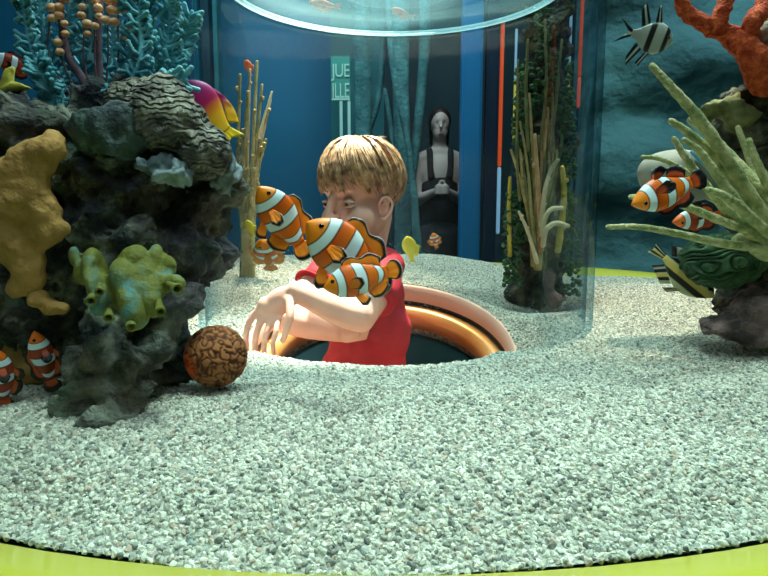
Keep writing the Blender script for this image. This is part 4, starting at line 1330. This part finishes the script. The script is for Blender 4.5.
    bm.faces.new(rows[0]); bm.faces.new(rows[-1][::-1])
    clumps = [(rr.uniform(-.22, .22), rr.uniform(.82, 1.10), rr.uniform(0, .009)) for _ in range(60)]
    for i in range(2600):
        ph = rr.uniform(-math.pi, math.pi)
        cl = clumps[int((ph + math.pi) / (2 * math.pi) * 60) % 60]
        te = endth(ph) * (cl[1] if rr.random() < .8 else rr.uniform(.8, 1.1)) * rr.uniform(.95, 1.03)
        t0 = te * rr.choice((0.0, .1, .25, .4, .55)) * rr.uniform(.6, 1)
        swirl = .45 + cl[0]
        n = 7
        pts = []
        lift0 = rr.uniform(.002, .007) + cl[2] * .7
        for q in range(n + 1):
            f_ = q / n
            th = t0 + (te - t0) * f_
            p2 = ph + swirl * (1 - math.exp(-1.6 * (1 - th / te))) * -1 + .03 * math.sin(f_ * 5 + i)
            lf = .001 + lift0 * math.sin(math.pi * min(1, f_ * .8 + .1)) + (.003 if q == n else 0) * rr.random()
            if abs(ph) < 1.1: lf += .006 * f_ * f_
            pts.append(surf(direc(p2, max(.01, th)), lf))
        w = rr.uniform(.0008, .0017)
        tube(bm, pts, lerpl([w * .8, w * 1.1, w * .9, w * .25], len(pts)), 4, cap=False)
    for i in range(26):     # stray hairs
        ph = rr.uniform(-math.pi, math.pi)
        pts = [surf(direc(ph, .3 + .1 * q), .004 + .0045 * q) for q in range(4)]
        tube(bm, pts, [.0005, .0004, .0003, .0002], 3, cap=False)
    obj('hair', bm, M['hair'], t)
build_boy()


# ------------------------------------------------------------------ woman standing beyond the tank
def build_woman():
    Y = 4.5
    t = thing('woman', 'woman in a black sleeveless top with clasped hands, standing beyond the tank', 'person', (P(439, 200, Y).x, Y, FZ))
    X = P(439, 200, Y).x
    top = P(439, 109, Y).z
    def w(x, y, z): return Vector((X + x * .80, Y + y, z))
    k = (top - FZ)
    H = top - .115
    bm = bmesh.new()
    ell(bm, w(0, 0, H + .02), Vector((.072, 0, 0)), Vector((0, .088, 0)), Vector((0, 0, .095)))
    ell(bm, w(0, -.02, H - .045), Vector((.055, 0, 0)), Vector((0, .06, 0)), Vector((0, 0, .07)))
    tube(bm, [w(0, -.085, H + .01), w(0, -.105, H - .02)], [.010, .013], 8)
    for s in (1, -1): ell(bm, w(s * .072, 0, H), Vector((.010, 0, 0)), Vector((0, .018, 0)), Vector((0, 0, .03)))
    tube(bm, [w(0, .01, H - .07), w(0, .01, H - .17)], [.05, .052], 12)
    sz = H - .225
    tube(bm, [w(-.15, 0, sz), w(0, .01, sz + .03), w(.15, 0, sz)], [.048, .07, .048], 12)
    ell(bm, w(0, 0, sz - .12), Vector((.15, 0, 0)), Vector((0, .10, 0)), Vector((0, 0, .18)))
    ell(bm, w(0, 0, sz - .38), Vector((.15, 0, 0)), Vector((0, .10, 0)), Vector((0, 0, .18)))
    for s in (1, -1):
        el = w(s * .185, -.02, sz - .29); wr = w(s * .045, -.20, sz - .235)
        tube(bm, spline([w(s * .162, 0, sz - .01), w(s * .18, 0, sz - .14), el], 4), lerpl([.047, .042, .036], 9), 12)
        tube(bm, spline([el, el.lerp(wr, .5), wr], 4), lerpl([.037, .032, .024], 9), 12)
        ell(bm, w(s * .022, -.215, sz - .225), Vector((.035, 0, .01)), Vector((0, .018, 0)), Vector((0, 0, .030)))
        for q in range(4):
            a0 = w(s * .0, -.225, sz - .205 - q * .017)
            tube(bm, [a0, a0 + Vector((-s * .03, -.008, .004)), a0 + Vector((-s * .045, .006, 0))], [.010, .009, .008], 8)
        tube(bm, [w(s * .03, -.22, sz - .20), w(s * .012, -.225, sz - .165)], [.011, .009], 8)
        tube(bm, [w(s * .08, 0, sz - .5), w(s * .08, .01, FZ + .45), w(s * .08, 0, FZ + .06)], [.08, .055, .035], 12)
        tube(bm, [w(s * .08, .02, FZ + .04), w(s * .085, -.14, FZ + .03)], [.035, .028], 10)
    me = remeshed(bm, .008, 3)
    es = [w(.03, -.085, H + .005), w(-.03, -.085, H + .005)]
    displace(me, lambda co, n: sum((Vector((0, .012 * math.exp(-((co - c).length / .018) ** 2), 0)) for c in es), Vector((0, 0, 0))))
    finish('body', me, M['pale_skin'], t)
    for s in (1, -1):
        bm = bmesh.new(); ico(bm, w(s * .03, -.062, H + .004), .009, 2); obj('eye', bm, M['iris'], t)
    bm = bmesh.new(); tube(bm, [w(-.02, -.078, H - .062), w(0, -.084, H - .063), w(.02, -.078, H - .062)], .005, 8); obj('lips', bm, M['lip'], t)
    bm = bmesh.new()
    ell(bm, w(0, .014, H + .035), Vector((.082, 0, 0)), Vector((0, .090, 0)), Vector((0, 0, .098)))
    ell(bm, w(0, .06, H - .05), Vector((.075, 0, 0)), Vector((0, .055, 0)), Vector((0, 0, .11)))
    tube(bm, [w(.065, .03, H), w(.07, .04, H - .12)], [.022, .015], 10)
    tube(bm, [w(-.065, .03, H), w(-.07, .04, H - .12)], [.022, .015], 10)
    me = remeshed(bm, .008, 3)
    finish('hair', me, M['dark_hair'], t)
    # black top with a scooped neck and straps
    bm = bmesh.new()
    ell(bm, w(0, 0, sz - .22), Vector((.142, 0, 0)), Vector((0, .112, 0)), Vector((0, 0, .17)))
    ell(bm, w(0, 0, sz - .40), Vector((.155, 0, 0)), Vector((0, .115, 0)), Vector((0, 0, .20)))
    ell(bm, w(0, .01, sz - .13), Vector((.140, 0, 0)), Vector((0, .108, 0)), Vector((0, 0, .12)))
    for s in (1, -1):
        tube(bm, spline([w(s * .085, -.09, sz - .13), w(s * .092, -.05, sz + .035), w(s * .09, .05, sz + .035), w(s * .085, .10, sz - .12)], 4), .024, 8)
    finish('sleeveless_top', remeshed(bm, .008, 4), M['black'], t)
    bm = bmesh.new()
    lathe(bm, [(.12, sz - .45), (.17, sz - .55), (.19, sz - .85), (.20, FZ + .35), (.19, FZ + .35), (.16, sz - .6), (.10, sz - .47)], (X, Y, 0), 32, close=True)
    obj('skirt', bm, M['black'], t)
build_woman()

# ------------------------------------------------------------------ trunks and the sign behind
def trunk(label, pl, rs, Y, limbs=()):
    t = thing('artificial_tree', label, 'tree', (P(pl[0][0], 200, Y).x, Y, FZ), 'teal artificial trunks behind the tank')
    k = Y / FPX
    def wood(nm, pl_, rs_, par):
        pts = spline([Vector((P(a, min(b, 330), Y).x, Y, FZ if b > 400 else P(a, b, Y).z)) for a, b in pl_], 10)
        bm = bmesh.new(); tube(bm, pts, [r * k for r in lerpl(rs_, len(pts))], 20)
        for v in bm.verts:
            c = v.co
            a = math.atan2(c.y - Y, c.x - pts[0].x)
            v.co += Vector((c.x - pts[0].x, c.y - Y, 0)).normalized() * .02 * noise.noise(Vector((math.cos(a) * 2.5, math.sin(a) * 2.5, c.z * 1.2)) + Vector((pl[0][0], 0, 0))) if (c.x - pts[0].x) else Vector((0, 0, 0))
        return obj(nm, bm, M['trunk'], par)
    wood('trunk', pl, rs, t)
    for pl_, rs_ in limbs: wood('branch', pl_, rs_, t)
trunk('teal trunk behind the sign, seen above the boy\'s hair', [(362, 500), (362, 300), (364, 120), (360, -60)], [10, 9, 8, 9], 4.6, [([(364, 140), (380, 90), (384, -20)], [4, 3, 3])])
trunk('forked teal trunk just right of the boy\'s head', [(402, 500), (404, 300), (402, 140), (398, -60)], [11, 9, 8, 9], 4.4, [([(405, 250), (392, 150), (384, 90)], [3, 2.5, 2]), ([(404, 230), (416, 150), (424, 60), (424, -40)], [4, 4, 5, 6])])
trunk('slender leaning teal trunk nearest the woman', [(418, 500), (419, 300), (412, 170), (392, 60), (384, -40)], [4, 3.5, 3, 3, 3], 4.2)

def sign():
    Y = 4.05
    pa, pb = P(331, 56, Y), P(350, 101, Y)
    t = thing('hanging_sign', 'small sea-green sign with pale capital letters, above the boy\'s head', 'sign', (pa.x, Y, pb.z))
    bm = bmesh.new(); box(bm, Vector(((pa.x + pb.x) / 2, Y, (pa.z + pb.z) / 2)), (pb.x - pa.x, .012, pa.z - pb.z)); obj('board', bm, M['sign'], t, smooth=False)
    for x in (341, 349):
        q0, q1 = P(x, 101, Y), P(x, 150, Y)
        bm = bmesh.new(); box(bm, Vector((q0.x, Y, (q0.z + FZ) / 2)), (.018, .018, q0.z - FZ)); obj('leg', bm, M['letter'], t, smooth=False)
    for txt, px, py, sz in (('JUE', 332, 77, 14), ('ILLE', 332, 98, 16)):
        cu = bpy.data.curves.new('lettering', 'FONT'); cu.body = txt; cu.size = sz * 1.25 * Y / FPX; cu.extrude = .002; cu.space_character = .9
        o = bpy.data.objects.new('lettering', cu); COL.objects.link(o)
        dg = bpy.context.evaluated_depsgraph_get()
        me = bpy.data.meshes.new_from_object(o.evaluated_get(dg))
        wd = max(v.co.x for v in me.vertices)
        p = P(px, py, Y)
        sx = (17 * Y / FPX) / wd
        me.transform(Matrix.Translation((p.x, Y - .009, p.z)) @ Matrix.Rotation(math.pi / 2, 4, 'X') @ Matrix.Diagonal((sx, 1, 1, 1)))
        bpy.data.objects.remove(o)
        finish('lettering', me, M['letter'], t, smooth=False)
    bm = bmesh.new(); a, b = P(332, 100.5, Y), P(350, 98.5, Y); box(bm, Vector(((a.x + b.x) / 2, Y - .009, (a.z + b.z) / 2)), (b.x - a.x, .005, abs(b.z - a.z))); obj('underline', bm, M['letter'], t, smooth=False)
sign()

# ------------------------------------------------------------------ lamps
def area(name, loc, target, size, power, color, shape='DISK', spread=180):
    l = bpy.data.lights.new(name, 'AREA'); l.shape = shape; l.size = size; l.energy = power; l.color = color
    l.spread = spread * D2R
    o = bpy.data.objects.new(name, l); COL.objects.link(o)
    o.location = loc
    o.rotation_euler = (Vector(target) - Vector(loc)).to_track_quat('-Z', 'Y').to_euler()
    return o
def spot(name, loc, target, ang, power, color, blend=.5, rad=.03):
    l = bpy.data.lights.new(name, 'SPOT'); l.spot_size = ang * D2R; l.energy = power; l.color = color; l.spot_blend = blend; l.shadow_soft_size = rad
    o = bpy.data.objects.new(name, l); COL.objects.link(o)
    o.location = loc
    o.rotation_euler = (Vector(target) - Vector(loc)).to_track_quat('-Z', 'Y').to_euler()
    return o
area('tank_lamp', (.1, 1.6, 1.9), (.05, .85, 0), .6, 32, (.74, 1.0, .90))
area('tank_lamp', (.15, .50, 1.7), (.08, .42, 0), .4, 4.1, (.72, 1.0, .90), spread=62)
spot('tube_spot', (.02, 1.66, 2.3), (-.07, 1.12, .10), 14.5, 1500, (1, .90, .76), .5)
spot('gravel_spot', (-.35, 1.9, 2.3), (-.30, 1.45, 0), 26, 430, (1, .84, .58), .8)
spot('gravel_spot', (.8, 1.3, 2.2), (.62, 1.15, 0), 26, 230, (1, .86, .62), .9)
area('room_lamp', (-1.2, 3.6, 2.6), (-1.2, 5.2, .6), 1.4, 60, (.55, .85, 1))
area('room_lamp', (.4, 3.4, 2.6), (.5, 4.6, .4), .8, 50, (.8, .95, 1))
area('room_lamp', (1.7, 1.7, 2.6), (1.7, 2.8, .6), .8, 60, (.7, .95, 1))
area('room_lamp', (0, -.6, 2.6), (0, .6, 0), 1.6, 25, (.75, .95, 1))
wd = bpy.data.worlds.new('world'); sc.world = wd; wd.use_nodes = True
wd.node_tree.nodes['Background'].inputs[0].default_value = (.02, .06, .08, 1)
wd.node_tree.nodes['Background'].inputs[1].default_value = 1
sc.view_settings.view_transform = 'Standard'
sc.view_settings.look = 'None'
sc.view_settings.exposure = .08
sc.view_settings.gamma = 1
sc.view_settings.use_curve_mapping = False
sc.cycles.use_denoising = True
sc.cycles.transparent_max_bounces = 24
sc.cycles.sample_clamp_indirect = 4
